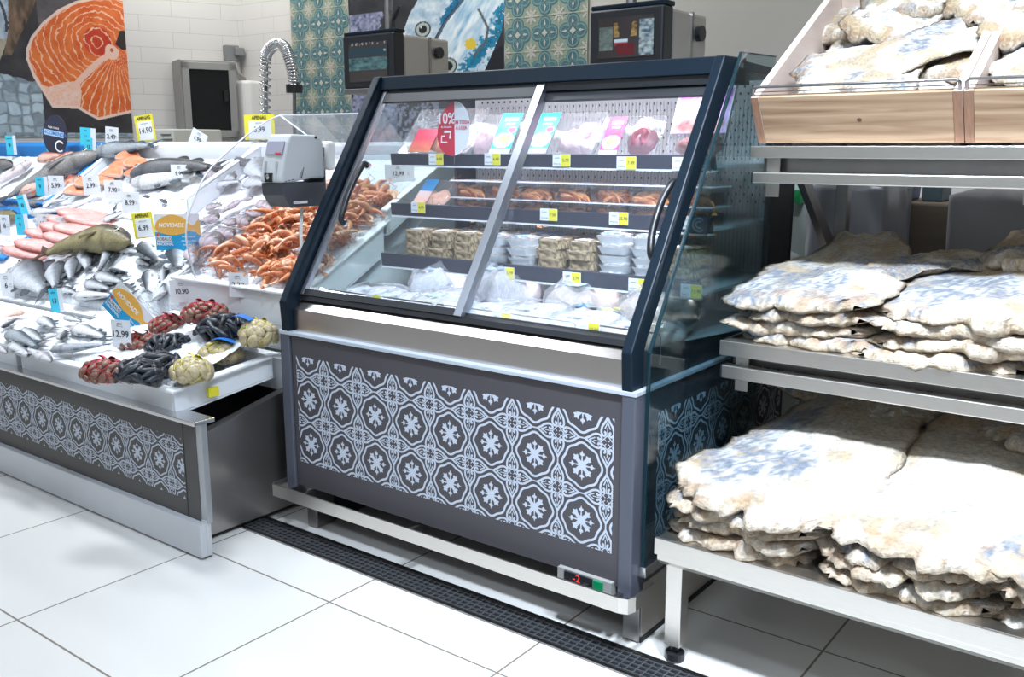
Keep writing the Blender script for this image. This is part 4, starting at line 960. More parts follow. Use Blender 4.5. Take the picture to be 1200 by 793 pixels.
bags = [fish_bag(1, .20, .24, .06, (.62, .60, .62), (.86, .84, .86)), fish_bag(2, .18, .22, .07, (.42, .38, .38), (.80, .76, .76)), fish_bag(3, .19, .22, .06, (.48, .34, .26), (.74, .62, .54))]
spots = [(-2.08, 2.02, 0, 'at the left end of the cabinet floor'), (-1.92, 1.99, 0, 'second from the left on the cabinet floor'), (-1.77, 2.02, 1, 'just left of the stile foot'), (-1.60, 1.99, 0, 'under the foot of the steel stile'), (-1.44, 2.0, 1, 'in the middle of the right door opening'), (-1.27, 1.99, 1, 'right of the middle in the right door opening'), (-1.12, 2.02, 2, 'at the right end behind the side glass'),
         (-1.98, 2.24, 0, 'further back at the left'), (-1.70, 2.22, 1, 'further back behind the stile'), (-1.42, 2.22, 2, 'further back in the right half'), (-1.17, 2.2, 2, 'further back at the right end')]
us = [0, 0, 0]
for x, y, k, w in spots:
    loc = CB(x, y, .80); rot = (R(3), 0, rd.uniform(-.4, .4)); lab = ('clear plastic bag of %s fish %s' % (['white', 'pale grey', 'tan'][k], w))
    sc_ = (1, 1, 1.25 if y < 2.1 else 2.1)
    if not us[k]: t = bags[k]; t.location = loc; t.rotation_euler = rot; t.scale = sc_; t['label'] = lab; t['group'] = 'bagged fish on the cabinet floor'; us[k] = 1
    else: dup(bags[k], loc, rot, lab, 'bagged fish on the cabinet floor', scale=sc_)
# wire basket dividers at the front
t = thing('wire_divider', CB(-1.63, 1.90, .80), 'row of thin dark wire loops along the front of the cabinet floor', 'divider')
for k in range(5):
    xa = -2.17 + k * .235; xb = xa + .225
    P = [(xa, 1.90, .802), (xa, 1.90, .868), (xa + .006, 1.90, .876), (xb - .006, 1.90, .876), (xb, 1.90, .868), (xb, 1.90, .802)]
    mb = MB(KC); mb.tube(P, .0022, 5); mb.build('wire_loop', steel_dk, t)
t = thing('blue_packet', CB(-2.0, 1.925, .80), 'blue and white packet lying low behind the left door', 'packet', rot=Euler((R(60), 0, R(4))))
mb = MB(); label_sheet(mb, .09, .05, lambda a, c: np.where(((a * 5).astype(int) % 2 == 0)[..., None], lerp((.02, .38, .62), (.03, .42, .7), a), lerp((.7, .8, .9), (.8, .85, .9), a)), .0, cy=.03); o = mb.build('sleeve', print_m, t, local=True, vc=True); m2 = o.modifiers.new('wall', 'SOLIDIFY'); m2.thickness = .008
for k, (xx, col, nm) in enumerate(((-1.345, (.02, .30, .55), 'blue'), (-1.26, (.80, .60, .05), 'yellow'))):
    t = thing('round_tub', CB(xx, 2.10, .862), 'shallow dark tub with a %s oval lid label lying on the bags' % nm, 'food tub')
    mb = MB(); mb.lathe([(0, 0), (.034, 0), (.040, .018), (.0, .019)], seg=18); mb.build('tub', black, t, local=True, smooth=False)
    mb = MB(); mb.lathe([(0, .0195), (.028, .0195), (.028, .021), (0, .021)], seg=18); mb.build('lid_label', mat('lid_' + nm, col, .4), t, local=True)

# ================================================================== FISH COUNTER
XS = -2.585; CX0 = -6.68
ctr = thing('fish_counter', (-4.5, 2.2, 0), 'low grey counter with a patterned front panel carrying the ice and fish display', 'counter')
mb = MB(); mb.box(CX0, -2.474, 1.626, 1.650, .008, .122); mb.box(-2.50, -2.474, 1.650, 1.668, .008, .128); mb.build('kick_plate', kick, ctr, bevel=.002)
mb = MB(); mb.box(CX0, -2.482, 1.650, 1.665, .0, .012); mb.build('floor_gap', black_matte, ctr)
mb = MB(); mb.box(CX0, -2.500, 1.650, 1.69, .118, .452, 0); 
cement_print(mb, 4.1, .205, .130, .06, .105, lambda a, c, e: (-2.572 - 4.1 + a, 1.6494 - e, .180 + c))
mb.box(-2.5675, -2.5655, 1.6488, 1.6495, .118, .452, 2)
mb.build('front_panel', [charcoal_w, patt_white, black_matte], ctr)
mb = MB(); mb.box(CX0, -2.462, 1.622, 1.70, .450, .463); mb.build('steel_lip', steel_sm, ctr, bevel=.002)
mb = MB(); mb.box(-2.500, -2.468, 1.652, 1.672, .120, .455); mb.build('end_strip', mat('pale_strip', (.42, .43, .45), .35, .6), ctr)
mb = MB(); mb.prism([(1.67, .02), (1.67, .36), (2.10, .452), (2.9, .60), (2.9, .02)][::-1], XS - .012, XS + .0); mb.prism([(1.67, .352), (1.67, .364), (2.10, .458), (2.10, .446)][::-1], XS - .03, XS + .004); mb.build('side_panel', mat('dark_mirror_steel', (.40, .38, .37), .34, .9, vary=.25, bscale=3), ctr)
mb = MB(); mb.box(-2.84, XS - .012, 1.69, 2.2, .30, .33); mb.build('drain_channel', black, ctr)
mb = MB(); mb.box(CX0, -2.84, 1.69, 2.95, .02, .445); mb.box(-2.84, XS - .013, 2.2, 2.95, .02, .445); mb.build('carcass', steel_dk, ctr)
mb = MB(); mb.prism([(2.09, .445), (2.09, .56), (2.95, 1.18), (2.97, 1.18), (2.97, .445)][::-1], CX0, -2.50); mb.build('sloping_deck', white_pl, ctr)
mb = MB(); mb.box(XS - .03, XS - .005, 2.9, 2.925, .44, 1.0); mb.build('glass_post', steel_sm, ctr)
def bed(x, y):
    if y < 2.085: return .548 + .12 * (y - 1.65)
    k = min(1, max(0, (x + 3.75) / .55)); k = k * k * (3 - 2 * k)
    return (.63 + .74 * (y - 2.08)) * (1 - k) + (.80 + .545 * (y - 2.08)) * k
def on_bed(u, v, lift=0.):
    d = ray(u, v); t = 1.4
    while t < 12:
        q = CAM + d * t
        if q.y > 1.6 and q.z <= bed(q.x, q.y) + lift: break
        t += .004
    return CAM + d * t
def ice_sheet(x0, x1, y0, y1, amp, seed, nx, ny, label, name='crushed_ice', rise=0., skirt=.05):
    mb = MB()
    def fn(u, v):
        x = x0 + (x1 - x0) * u; y = y0 + (y1 - y0) * v
        n = float(fbm(x * 9, y * 9, seed)) - .4; n2 = float(vnoise(x * 55, y * 55, seed + 5)) - .5
        e = min(u * 12, (1 - u) * 12, v * 6, (1 - v) * 6, 1)
        return (x, y, bed(x, max(y, y0 + 1e-4)) - .012 + amp * n * e + .007 * n2 + rise * v ** 1.5)
    idx = mb.grid(nx, ny, fn)
    # skirt so that the heap is solid
    low = [mb.p((mb.v[i][0], mb.v[i][1], bed(mb.v[i][0], mb.v[i][1]) - skirt)) for i in idx[0]]
    for i in range(nx - 1): mb.face((low[i], low[i + 1], idx[0][i + 1], idx[0][i]))
    o = mb.build(name, ice_m, smooth=True); tag(o, label, 'ice'); o['kind'] = 'stuff'; return o
ice_sheet(-6.66, -3.66, 2.10, 2.92, .06, 3, 190, 60, 'bed of crushed white ice under the fish left of the curved glass')
ice_sheet(-3.66, -2.50, 2.10, 2.92, .05, 4, 90, 60, 'bed of crushed white ice under the prawns and striped bream heads', skirt=.22)
ice_sheet(-6.66, -3.70, 1.69, 2.03, .05, 5, 170, 26, 'crushed ice in the front row of trays under the small fish')
ice_sheet(-3.60, -2.66, 1.69, 2.03, .02, 6, 60, 26, 'crushed ice lining the shellfish tray', rise=.07)
def tray(x0, x1, y0, y1, up, dn, label, material=white_pl, th_=.014, name='fish_tray', lip=.02, front=True):
    t = thing(name, ((x0 + x1) / 2, (y0 + y1) / 2, bed((x0 + x1) / 2, (y0 + y1) / 2) - dn), label, 'tray')
    bz = lambda y: bed((x0 + x1) / 2, max(y, y0 + 1e-4)); mb = MB()
    def wall(xa, xb, ya, yb):
        a, c = bz(ya), bz(yb); mb.hexa([(xa, ya, a - dn), (xb, ya, a - dn), (xb, yb, c - dn), (xa, yb, c - dn), (xa, ya, a + up), (xb, ya, a + up), (xb, yb, c + up), (xa, yb, c + up)])
    wall(x0, x0 + th_, y0, y1); wall(x1 - th_, x1, y0, y1); 
    if front: wall(x0 + th_, x1 - th_, y0, y0 + th_)
    wall(x0 + th_, x1 - th_, y1 - th_, y1); mb.build('walls', material, t, bevel=.003)
    mb = MB()
    def rim(xa, xb, ya, yb):
        a, c = bz(ya), bz(yb); mb.hexa([(xa, ya, a + up - .004), (xb, ya, a + up - .004), (xb, yb, c + up - .004), (xa, yb, c + up - .004), (xa, ya, a + up + .006), (xb, ya, a + up + .006), (xb, yb, c + up + .006), (xa, yb, c + up + .006)])
    rim(x0 - lip, x0 + th_, y0 - lip, y1 + lip); rim(x1 - th_, x1 + lip, y0 - lip, y1 + lip); 
    if front: rim(x0 + th_, x1 - th_, y0 - lip, y0 + th_)
    rim(x0 + th_, x1 - th_, y1 - th_, y1 + lip); mb.build('rim', material, t, bevel=.003)
    mb = MB(); a, c = bz(y0), bz(y1); mb.hexa([(x0, y0, a - dn - .006), (x1, y0, a - dn - .006), (x1, y1, c - dn - .006), (x0, y1, c - dn - .006), (x0, y0, a - dn), (x1, y0, a - dn), (x1, y1, c - dn), (x0, y1, c - dn)]); mb.build('base', material, t)
    return t
tray(-3.64, -2.62, 1.665, 2.06, -.018, .095, 'translucent white tray holding the net bags of clams and mussels', lip=.022)
tray(-4.92, -3.68, 1.665, 2.06, -.006, .09, 'white front tray of small fish on ice, left of the shellfish tray')
tray(-6.60, -4.96, 1.665, 2.06, -.006, .09, 'white front tray at the far left end of the front row')
tray(-3.22, -2.49, 2.095, 2.50, -.008, .12, 'white tray of prawns on ice below the ticket dispenser')
tray(-5.02, -3.80, 2.52, 2.955, .028, .06, 'white tray at the back holding the salmon steaks and the big dark fish', front=False)
tray(-3.76, -2.49, 2.52, 2.955, .028, .06, 'white tray at the back right behind the ticket dispenser', front=False)
tray(-6.62, -5.08, 2.55, 2.97, .02, .06, 'blue tray at the back left under the big grey fish', blue_pl)
tray(-5.75, -4.90, 2.22, 2.50, .01, .06, 'small blue tray under the pale squid at the left', blue_pl)
# folded white lip between front and upper rows
mb = MB(); mb.prism([(2.07, .50), (2.066, .60), (2.095, .612), (2.10, .50)][::-1], -6.66, -3.74); o = mb.build('step_board', white_pl, bevel=.004); tag(o, 'long white plastic step board behind the front row of fish trays', 'board')

# fish ---------------------------------------------------------------------------
FK = {  # height ratio, thickness ratio, back, side, belly, stripe
 'sea_bass': (.25, .15, (.07, .09, .11), (.34, .38, .42), (.74, .75, .78), .5), 'sea_bream': (.40, .17, (.07, .08, .10), (.28, .31, .36), (.66, .68, .72), .25),
 'grouper': (.25, .22, (.045, .036, .014), (.15, .115, .045), (.40, .34, .18), .9), 'hake': (.18, .15, (.018, .022, .028), (.045, .05, .055), (.16, .16, .17), .4),
 'salmon': (.25, .16, (.05, .08, .11), (.42, .48, .54), (.80, .80, .82), .3), 'red_scorpionfish': (.36, .24, (.55, .10, .05), (.78, .25, .14), (.85, .55, .45), .3),
 'dogfish': (.20, .18, (.07, .06, .055), (.17, .155, .15), (.33, .31, .30), .35), 'whiting': (.20, .15, (.30, .31, .36), (.56, .54, .58), (.78, .76, .80), .1),
 'mackerel': (.20, .16, (.01, .05, .09), (.10, .18, .24), (.45, .48, .52), .8), 'squid': (.24, .20, (.36, .12, .14), (.62, .40, .42), (.80, .70, .72), .2),
 'striped_bream': (.36, .20, (.07, .075, .09), (.40, .40, .46), (.72, .60, .64), 1.)}
FM = {}
def fish_mesh(kind, bend=0.):
    if (kind, bend) in FM: return FM[(kind, bend)]
    H, T, c0_, c1_, c2_, st = FK[kind]; mb = MB(); NS, SG = 22, 14; rings = []
    def cen(t): return (.5 - t, bend * (math.sin(PI * t) - .5), 0)
    def prof(t):
        if t < .32: return (math.sin(PI / 2 * (t / .32) ** .62)) ** .9 * .5
        q = (t - .32) / .68; return .5 * (1 - q) ** .9 * (1 - .15 * q) + .065 * q
    sd = abs(hash(kind)) % 97 if False else sum(map(ord, kind)) % 97
    for i in range(NS):
        t = i / (NS - 1) * .86; p = prof(t); c = cen(t); ring = []
        for j in range(SG):
            a = 2 * PI * j / SG; y = math.cos(a); z = math.sin(a)
            hy = H * p * (1.06 if y < 0 and t < .6 else 1.) ; tz = T * p * (1.0 if t < .8 else .6) * (abs(z) ** .2)
            k = .5 + .5 * y; stp = .5 + .5 * math.sin((t * (34 if kind == 'striped_bream' else 60)) + 2 * y)
            col = (np.array(c2_) * (1 - k) + np.array(c1_) * k) if k < .62 else None
            bk = np.array(c0_) * .55; kk = k + .10 * (float(vnoise(t * 18, a * 3, sd + 2)) - .5)
            if kk < .38: col = np.array(c2_)
            elif kk < .52: col = np.array(c2_) * (1 - (kk - .38) / .14) + np.array(c1_) * ((kk - .38) / .14)
            elif kk < .72: col = np.array(c1_) * (1 - (kk - .52) / .20) + bk * ((kk - .52) / .20)
            else: col = bk
            n = float(vnoise(t * 40, a * 5, sd)); col = col * (1 - st * .55 * (stp if kind in ('striped_bream',) else n) * (1 if k > .3 else .3))
            if .20 < t < .24: col = col * .6                      # gill edge
            if t < .2: col = col * .85

            if kind == 'sea_bass' and t < .05: col = col * .7
            mb.cc = tuple(col); ring.append(mb.p((c[0], c[1] + hy * y, c[2] + tz * z)))
        rings.append(ring)
    for i in range(NS - 1):
        for j in range(SG): k = (j + 1) % SG; mb.face((rings[i][j], rings[i + 1][j], rings[i + 1][k], rings[i][k]))
    mb.face(rings[0]); mb.face(rings[-1][::-1])
    e = cen(.86); mb.cc = tuple(np.array(c0_) * .8 + .02)
    hh = H * .42
    for s_ in (1, -1):                                            # forked tail with thickness
        P = [(e[0] + .02, e[1], .004), (e[0] - .05, e[1] + s_ * hh * .45, .003), (-.5 - .02, e[1] + s_ * hh, .001), (-.5 + .03, e[1] + s_ * hh * .2, .001), (e[0] - .04, e[1], .003)]
        mb.poly(P if s_ > 0 else P[::-1]); mb.poly([(a, b2, -z) for a, b2, z in (P[::-1] if s_ > 0 else P)])
    def yt(t, s_): return cen(t)[1] + s_ * H * prof(t)
    for t0_, t1_, s_, hg in ((.34, .52, 1, .30), (.56, .72, 1, .22), (.56, .70, -1, .20), (.38, .46, -1, .16)):
        if kind in ('squid',): break
        n = 5; A = []; B_ = []
        for i in range(n + 1):
            t = t0_ + (t1_ - t0_) * i / n; A.append((.5 - t, yt(t, s_) * .93, 0)); B_.append((.5 - t - .03, yt(t, s_) + s_ * H * hg * math.sin(PI * (i + .6) / (n + 1.4)), 0))
        for i in range(n):
            for zq3 in (.002, -.002): P = [(a, b2, zq3) for a, b2, _ in (A[i], A[i + 1], B_[i + 1], B_[i])]; mb.poly(P if zq3 > 0 else P[::-1])
    mb.cc = tuple(np.array(c1_) * .7)
    P = [(.5 - .26, -H * .06, T * .47), (.5 - .28, -H * .16, T * .46), (.5 - .42, -H * .26, T * .42), (.5 - .44, -H * .12, T * .46)]; mb.poly(P); mb.poly(P[::-1])
    mb.cc = None
    FM[(kind, bend)] = mb; return mb
FPROTO = {}
def fish(hu, hv, tu, tv, kind, label, group=None, roll=0., lift=.010, bend=0., name=None, tailz=0., headz=0., L=None):
    A = on_bed(hu, hv, lift); B_ = on_bed(tu, tv, lift)
    A = A + Vector((0, 0, headz)); B_ = B_ + Vector((0, 0, tailz))
    X = (A - B_); Ln = X.length if L is None else L; X.normalize(); c = (A + B_) / 2
    if L is not None: c = A - X * L / 2
    dy = .02; N = Vector((0, -(bed(c.x, c.y + dy) - bed(c.x, c.y)) / dy if c.y > 2.11 else -.12, 1)).normalized()
    N = (N - X * N.dot(X)).normalized(); Yd = N.cross(X)
    if Yd.y < 0 and roll == 0: Yd = -Yd; N = N        # dorsal side up-slope
    Rm = Matrix.Rotation(roll, 3, X); N2 = Rm @ N; Y2 = N2.cross(X)
    if roll == 0 and Y2.dot(Yd) < 0: Y2 = -Y2; N2 = X.cross(Y2)
    if roll == 0 and N2.z < 0: pass
    M = Matrix((X, Y2, N2)).transposed().to_4x4()
    pr = FPROTO.get((kind, bend)); c = c + N * (FK[kind][1] * Ln * .12)
    if pr is None:
        mbb = fish_mesh(kind, bend); o = mbb.build(name or kind, fishskin, local=True, smooth=True, vc=True); FPROTO[(kind, bend)] = o
        for s_ in (1, -1):
            mb = MB(); H, T = FK[kind][:2]; cy = bend * (math.sin(PI * .09) - .5)
            mb.ball((.5 - .095, cy + H * .10, s_ * T * .36), (.019, .019, .008)); e = mb.build('eye', eye_m, o, smooth=True, local=True)
            mb = MB(); 
            mb.ball((.5 - .095, cy + H * .10, s_ * (T * .36 - .002)), (.028, .028, .006)); e2 = mb.build('eye_ring', mat('eye_ring', (.55, .52, .40), .3), o, smooth=True, local=True)
    else: o = dup(pr)
    o.location = c; o.rotation_mode = 'QUATERNION'; o.rotation_quaternion = M.to_quaternion(); o.scale = (Ln, Ln, Ln)
    tag(o, label, 'fish', group)
    return o
F = fish
F(157, 204, 262, 196, 'hake', 'long very dark fish with a big head lying across the back white tray', lift=.06, bend=.06)
F(156, 215, 245, 203, 'salmon', 'whole silver salmon lying in front of the long very dark fish', lift=.03)
F(118, 180, -4, 240, 'dogfish', 'very long grey-brown fish slanting over the blue tray at the far left', lift=.05, bend=.05)
F(158, 279, 46, 300, 'grouper', 'large olive-brown fish with a yellow eye below the pale price cards', lift=.05, bend=.09)
F(22, 228, 78, 209, 'red_scorpionfish', 'orange-red fish lying below the long grey-brown fish', lift=.03)
F(98, 210, 62, 222, 'red_scorpionfish', 'orange-red fish with a speckled head beside the white tray edge', lift=.03, roll=.4)
F(46, 187, 76, 182, 'red_scorpionfish', 'pinkish-red fish head at the back below the black oval sign', lift=.04)
F(88, 180, 62, 190, 'red_scorpionfish', 'pinkish-red fish with a white belly at the back right of the black oval sign', lift=.04)
F(38, 190, -10, 222, 'squid', 'maroon and white squid at the far left edge', lift=.03)
F(15, 193, -25, 196, 'dogfish', 'grey fish tail end at the left border in the blue tray', lift=.03)
F(114, 179, 186, 170, 'mackerel', 'dark blue-black fish lying along the back rim behind the salmon tray', lift=.05)
F(32, 240, 62, 236, 'dogfish', 'dark grey fish above the pale squid, left of the white price cards', lift=.02)
for i, (a, b2, c, d, w) in enumerate([(50, 240, 82, 233, 'topmost'), (60, 248, 92, 240, 'middle'), (36, 250, 74, 247, 'lower left'), (78, 246, 108, 236, 'lower right'), (40, 258, 70, 256, 'bottom')]):
    F(a, b2, c, d, 'whiting', 'pale lilac-grey squid-like fish in the small blue tray, %s of the pile' % w, 'pale fish in the small blue tray', lift=.03)
F(20, 252, -20, 258, 'grouper', 'dark olive fish at the left border above the blue price card', lift=.04)
F(2, 268, -20, 262, 'grouper', 'dark olive fish partly behind the leftmost white price card', lift=.02)
# breams and basses of the middle row
F(22, 312, 58, 345, 'sea_bream', 'large silver bream at the left with its head towards the upper left', lift=.03)
F(8, 320, 42, 318, 'sea_bream', 'large grey bream half hidden at the left border behind its neighbour', lift=.03)
F(66, 309, 66, 340, 'sea_bream', 'dark bream standing head up in the ice, right of the large silver bream', lift=.03)
F(86, 303, 84, 330, 'sea_bream', 'pale blue-silver bream sunk in the ice beside the dark upright bream', lift=.02)
F(102, 289, 104, 318, 'sea_bream', 'dark purplish bream standing in the ice, right of the pale blue-silver bream', lift=.02)
F(133, 284, 112, 326, 'sea_bass', 'long dark slate sea bass curving down from the big olive fish', lift=.03, bend=.08)
F(0, 290, 12, 296, 'squid', 'red-pink fish end at the left border in the middle row', lift=.02)
small = [(40, 303, 22, 322, 'sea_bass'), (112, 322, 148, 332, 'sea_bass'), (106, 335, 142, 322, 'sea_bass'), (100, 331, 132, 340, 'sea_bass'), (138, 291, 166, 296, 'sea_bass'), (168, 287, 192, 311, 'sea_bass'), (160, 305, 178, 311, 'sea_bass'),
         (211, 291, 209, 318, 'sea_bass'), (177, 318, 174, 344, 'sea_bass'), (193, 315, 192, 336, 'sea_bass'), (223, 316, 206, 327, 'sea_bass'), (195, 342, 176, 355, 'sea_bass'), (130, 316, 152, 320, 'sea_bass'), (86, 348, 138, 347, 'sea_bass'), (138, 338, 160, 344, 'sea_bass'), (72, 338, 92, 344, 'sea_bass')]
whr = ['below the red-pink fish at the left', 'below the long slate bass', 'crossing its neighbour below the long slate bass', 'lowest of three below the long slate bass', 'just under the yellow price card of the big olive fish', 'nose up left of the blue fish-shaped sign', 'small dark one below the yellow price card', 'upright below the blue fish-shaped sign', 'upright, left of two above the white card 10', 'upright, right of two above the white card 10', 'slanting down beside the curved glass edge', 'just left of the white card 10', 'right of the long slate bass', 'whole one at the step edge above the tilted sign', 'behind the tilted blue sign', 'small one above the blue price card of the step']
for (a, b2, c, d, k), w in zip(small, whr): F(a, b2, c, d, k, 'small bass in ice, ' + w, 'small sea bass in the middle row', lift=.012, roll=0 if (a + c) % 3 else .5)
brm = [(282, 236, 254, 252), (296, 232, 280, 236), (303, 238, 322, 246), (307, 252, 286, 248), (292, 262, 276, 252), (276, 262, 262, 258), (257, 287, 234, 276), (274, 276, 254, 268), (256, 256, 236, 258), (226, 291, 230, 312), (252, 292, 236, 306), (246, 262, 236, 268), (242, 244, 262, 240)]
whr2 = ['big one nearest the dispenser stalk', 'behind the big one in the top row', 'partly hidden by the ticket dispenser', 'beside the top of the prawn heap', 'touching the prawn heap on its left', 'in the middle of the second row', 'lowest one with its mouth open', 'left of the tip of the prawn heap', 'at the left under the thin glass line', 'upright at the very foot of the curved glass', 'small one just above the prawn tip', 'at the curved glass edge', 'top left of the rows']
for (a, b2, c, d), w in zip(brm, whr2): F(a, b2, c, d, 'striped_bream', 'striped bream behind the curved glass, ' + w, 'striped bream behind the curved glass', lift=.03)
big = [(276, 187, 302, 198, 'hake', 'dark'), (262, 206, 232, 200, 'striped_bream', 'purplish'), (276, 210, 256, 205, 'sea_bream', 'grey'), (298, 190, 312, 213, 'sea_bream', 'grey'), (250, 218, 285, 212, 'sea_bass', 'silver'), (290, 213, 318, 216, 'sea_bream', 'silver'), (318, 196, 332, 186, 'hake', 'dark'), (242, 208, 270, 190, 'hake', 'dark')]
whr3 = ['highest of the heap', 'at the left end of the heap', 'in the centre of the heap', 'under the top left corner of the ticket dispenser', 'lowest of the heap on the open ice', 'lowest beside the ticket dispenser', 'behind the ticket dispenser', 'sloping up at the left of the heap']
for (a, b2, c, d, k, w0), w in zip(big, whr3): F(a, b2, c, d, k, '%s fish under the glass guard, %s' % (w0, w), lift=.035)
F(118, 260, 150, 247, 'sea_bream', 'dark red-gilled fish behind the white card 8', lift=.02)
F(132, 247, 138, 238, 'sea_bass', 'dark fish tail poking out of the ice right of the white card 8', lift=.01)
F(196, 238, 186, 233, 'hake', 'single dark tail poking out of the bare ice left of the curved glass', lift=.01)
F(176, 231, 166, 229, 'hake', 'thin dark fin poking out of the bare ice below the silver salmon', lift=.005)
# front row
frt = [(118, 388, 88, 386, 'sea_bass'), (126, 376, 108, 370, 'sea_bass'), (86, 385, 128, 398, 'salmon'), (62, 406, 100, 408, 'salmon'), (58, 412, 132, 404, 'mackerel'), (48, 374, 66, 386, 'sea_bass'), (10, 398, 34, 405, 'mackerel'), (26, 388, 52, 402, 'sea_bass'), (10, 392, 48, 410, 'mackerel'), (12, 404, 38, 418, 'sea_bass'), (60, 424, 30, 408, 'whiting'), (34, 418, 10, 408, 'whiting'), (2, 384, 20, 374, 'sea_bass'), (30, 366, 4, 372, 'red_scorpionfish'), (70, 398, 78, 386, 'sea_bass'), (8, 414, -16, 400, 'whiting'), (76, 372, 98, 378, 'sea_bass')]
whr4 = ['whole one in the right part of the tray', 'under the tilted blue sign', 'silver one lying in the right part of the tray', 'silver one resting on the dark plastic', 'blue-black one at the right front corner', 'at the back of the tray', 'leftmost in the middle line', 'crossing the middle of the tray', 'dark striped one in the left part', 'in the left front part', 'with a red-tipped head at the front rim', 'pale one at the front rim', 'at the left border near the back', 'orange-pink one at the back left', 'small head in the middle of the tray', 'pale one at the left front border', 'half buried at the back']
for (a, b2, c, d, k), w in zip(frt, whr4): F(a, b2, c, d, k, 'fish in the white front tray, ' + w, 'fish in the white front tray', lift=.02)

# salmon steaks and fillets
def steak(u, v, ang, sc_, label, group, flat=False):
    p = on_bed(u, v, .025); o = thing('salmon_steak' if not flat else 'fish_fillet', p, label, 'fish cut', group)
    mb = MB(); N = 20
    c_out = (.25, .24, .24) if not flat else (.80, .48, .44)
    for z in (0, .022):
        pass
    rings = []
    for (s_, z, c) in ((.0, .022, (.72, .20, .09)), (.45, .023, (.80, .28, .14)), (.86, .022, (.74, .22, .10) if not flat else (.85, .56, .52)), (1., .018, (.80, .55, .48)), (1., .004, c_out)):
        row = []
        for i in range(N):
            a = 2 * PI * i / N; x = math.cos(a) * (.075 if not flat else .13); y = math.sin(a) * (.042 if not flat else .035); 
            if not flat: y *= (1.15 - .35 * math.cos(a)); y -= .012 * math.cos(2 * a)
            n = float(vnoise(i * .9, s_ * 7, 3)); mb.cc = tuple(q * (.85 + .3 * n) for q in c) if not flat else tuple(np.array((.74, .32, .29)) * (.8 + .4 * n)); row.append(mb.p((x * s_, y * s_, z)))
        rings.append(row)
    for i in range(4):
        for j in range(N): k = (j + 1) % N; mb.face((rings[i][j], rings[i][k], rings[i + 1][k], rings[i + 1][j])[::-1])
    mb.face(rings[-1][::-1]); mb.cc = None
    mb.build('flesh', fishflesh, o, local=True, smooth=True, vc=True)
    o.rotation_euler = (R(34), R(8), ang); o.scale = (sc_,) * 3; return o
st = [(152, 186, .5, 'topmost, near the yellow price card'), (143, 196, .1, 'second from the top'), (134, 205, .2, 'left of the group'), (156, 204, -.4, 'beside the head of the long dark fish'), (162, 194, .8, 'small end piece under the dark fish head'), (104, 217, .9, 'behind the two white price cards'), (92, 226, .6, 'at the left corner of the white tray'), (122, 214, .4, 'just above the white card 7'), (150, 178, .3, 'against the back rim')]
for i, (u, v, a, w) in enumerate(st):
    steak(u, v, a, .95, 'raw salmon steak in the back tray, ' + w, 'salmon steaks in the back tray')
fl = [(104, 256, 'upper right'), (92, 264, 'second from the top'), (112, 262, 'right'), (84, 272, 'third from the top'), (100, 274, 'lower right'), (66, 279, 'lower left'), (54, 292, 'deep pink one at the bottom left'), (40, 300, 'lowest deep pink one'), (88, 284, 'lowest in the middle')]
for u, v, w in fl:
    steak(u, v, .55, 1.25, 'pale pink fillet left of the big olive fish, ' + w, 'pink fillets', flat=True)

# prawns heaped on ice ------------------------------------------------------------
PA = [(236, 320), (248, 300), (262, 285), (285, 276), (300, 258), (330, 240), (352, 233), (365, 212), (440, 212), (482, 230), (474, 262), (440, 276), (400, 300), (372, 292), (352, 284), (330, 294), (304, 300), (278, 315), (264, 336)]
PBt = [(298, 320), (320, 306), (352, 300), (400, 296), (400, 318), (370, 330), (345, 337), (315, 334)]
rd = random.Random(11)
def place_prawns(poly, n, label, group, lift):
    xs = [p[0] for p in poly]; ys = [p[1] for p in poly]; k = 0; tries = 0; first = None
    while k < n and tries < 9000:
        tries += 1; u = rd.uniform(min(xs), max(xs)); v = rd.uniform(min(ys), max(ys))
        if not inpoly(np.array([u]), np.array([v]), poly)[0]: continue
        p = on_bed(u, v, .012 + lift * rd.random())
        if p.x > -2.53 or p.y < 2.12: continue
        o = bpy.data.objects.new('prawn', PRAWN[rd.randrange(4)]); COL.objects.link(o); o.location = p; s_ = rd.uniform(1.1, 1.55); o.scale = (s_,) * 3
        o.rotation_euler = (R(rd.uniform(-10, 70)), rd.uniform(-.6, .6), rd.uniform(0, 6.28)); tag(o, label, 'prawn', group); k += 1
place_prawns(PA, 240, 'orange cooked prawn lying in the main heap on the ice below the ticket dispenser', 'prawns of the main heap', .075)
place_prawns(PBt, 55, 'orange cooked prawn lying in the smaller heap at the front edge of the ice', 'prawns of the front heap', .04)

# shellfish in net bags --------------------------------------------------------------
def shell_mesh(kind):
    mb = MB(); L, W_, T = {'clam': (.017, .0145, .009), 'red': (.016, .012, .009), 'mussel': (.033, .016, .011)}[kind]
    c0_, c1_ = {'clam': ((.42, .33, .18), (.78, .68, .46)), 'red': ((.16, .06, .04), (.50, .30, .21)), 'mussel': ((.010, .014, .022), (.06, .075, .10))}[kind]
    def fn(u, v):
        a = 2 * PI * u; b2 = PI * (.02 + .96 * v); x = math.cos(a) * math.sin(b2); y = math.sin(a) * math.sin(b2)
        if kind == 'mussel': y *= (.62 + .38 * x)
        else: y *= (1 - .18 * x)
        return (L * x, W_ * y, T * math.cos(b2))
    def cf(u, v): r = math.sin(PI * v); n = .5 + .5 * math.sin(r * 26); return tuple(c0_[k] * (1 - n * .8) + c1_[k] * n * .8 for k in range(3))
    mb.grid(14, 9, fn, cf=cf, wrapu=True); mb.build  # one closed shell
    o = mb.build('shell', shell_m, local=True, smooth=True, vc=True); d = o.data; bpy.data.objects.remove(o); return d
SHM = {k: shell_mesh(k) for k in ('clam', 'red', 'mussel')}
net_y = mat('yellow_net', (.85, .78, .10), .5); net_r = mat('red_net', (.65, .02, .05), .5); net_b = mat('dark_net', (.02, .02, .03), .5)
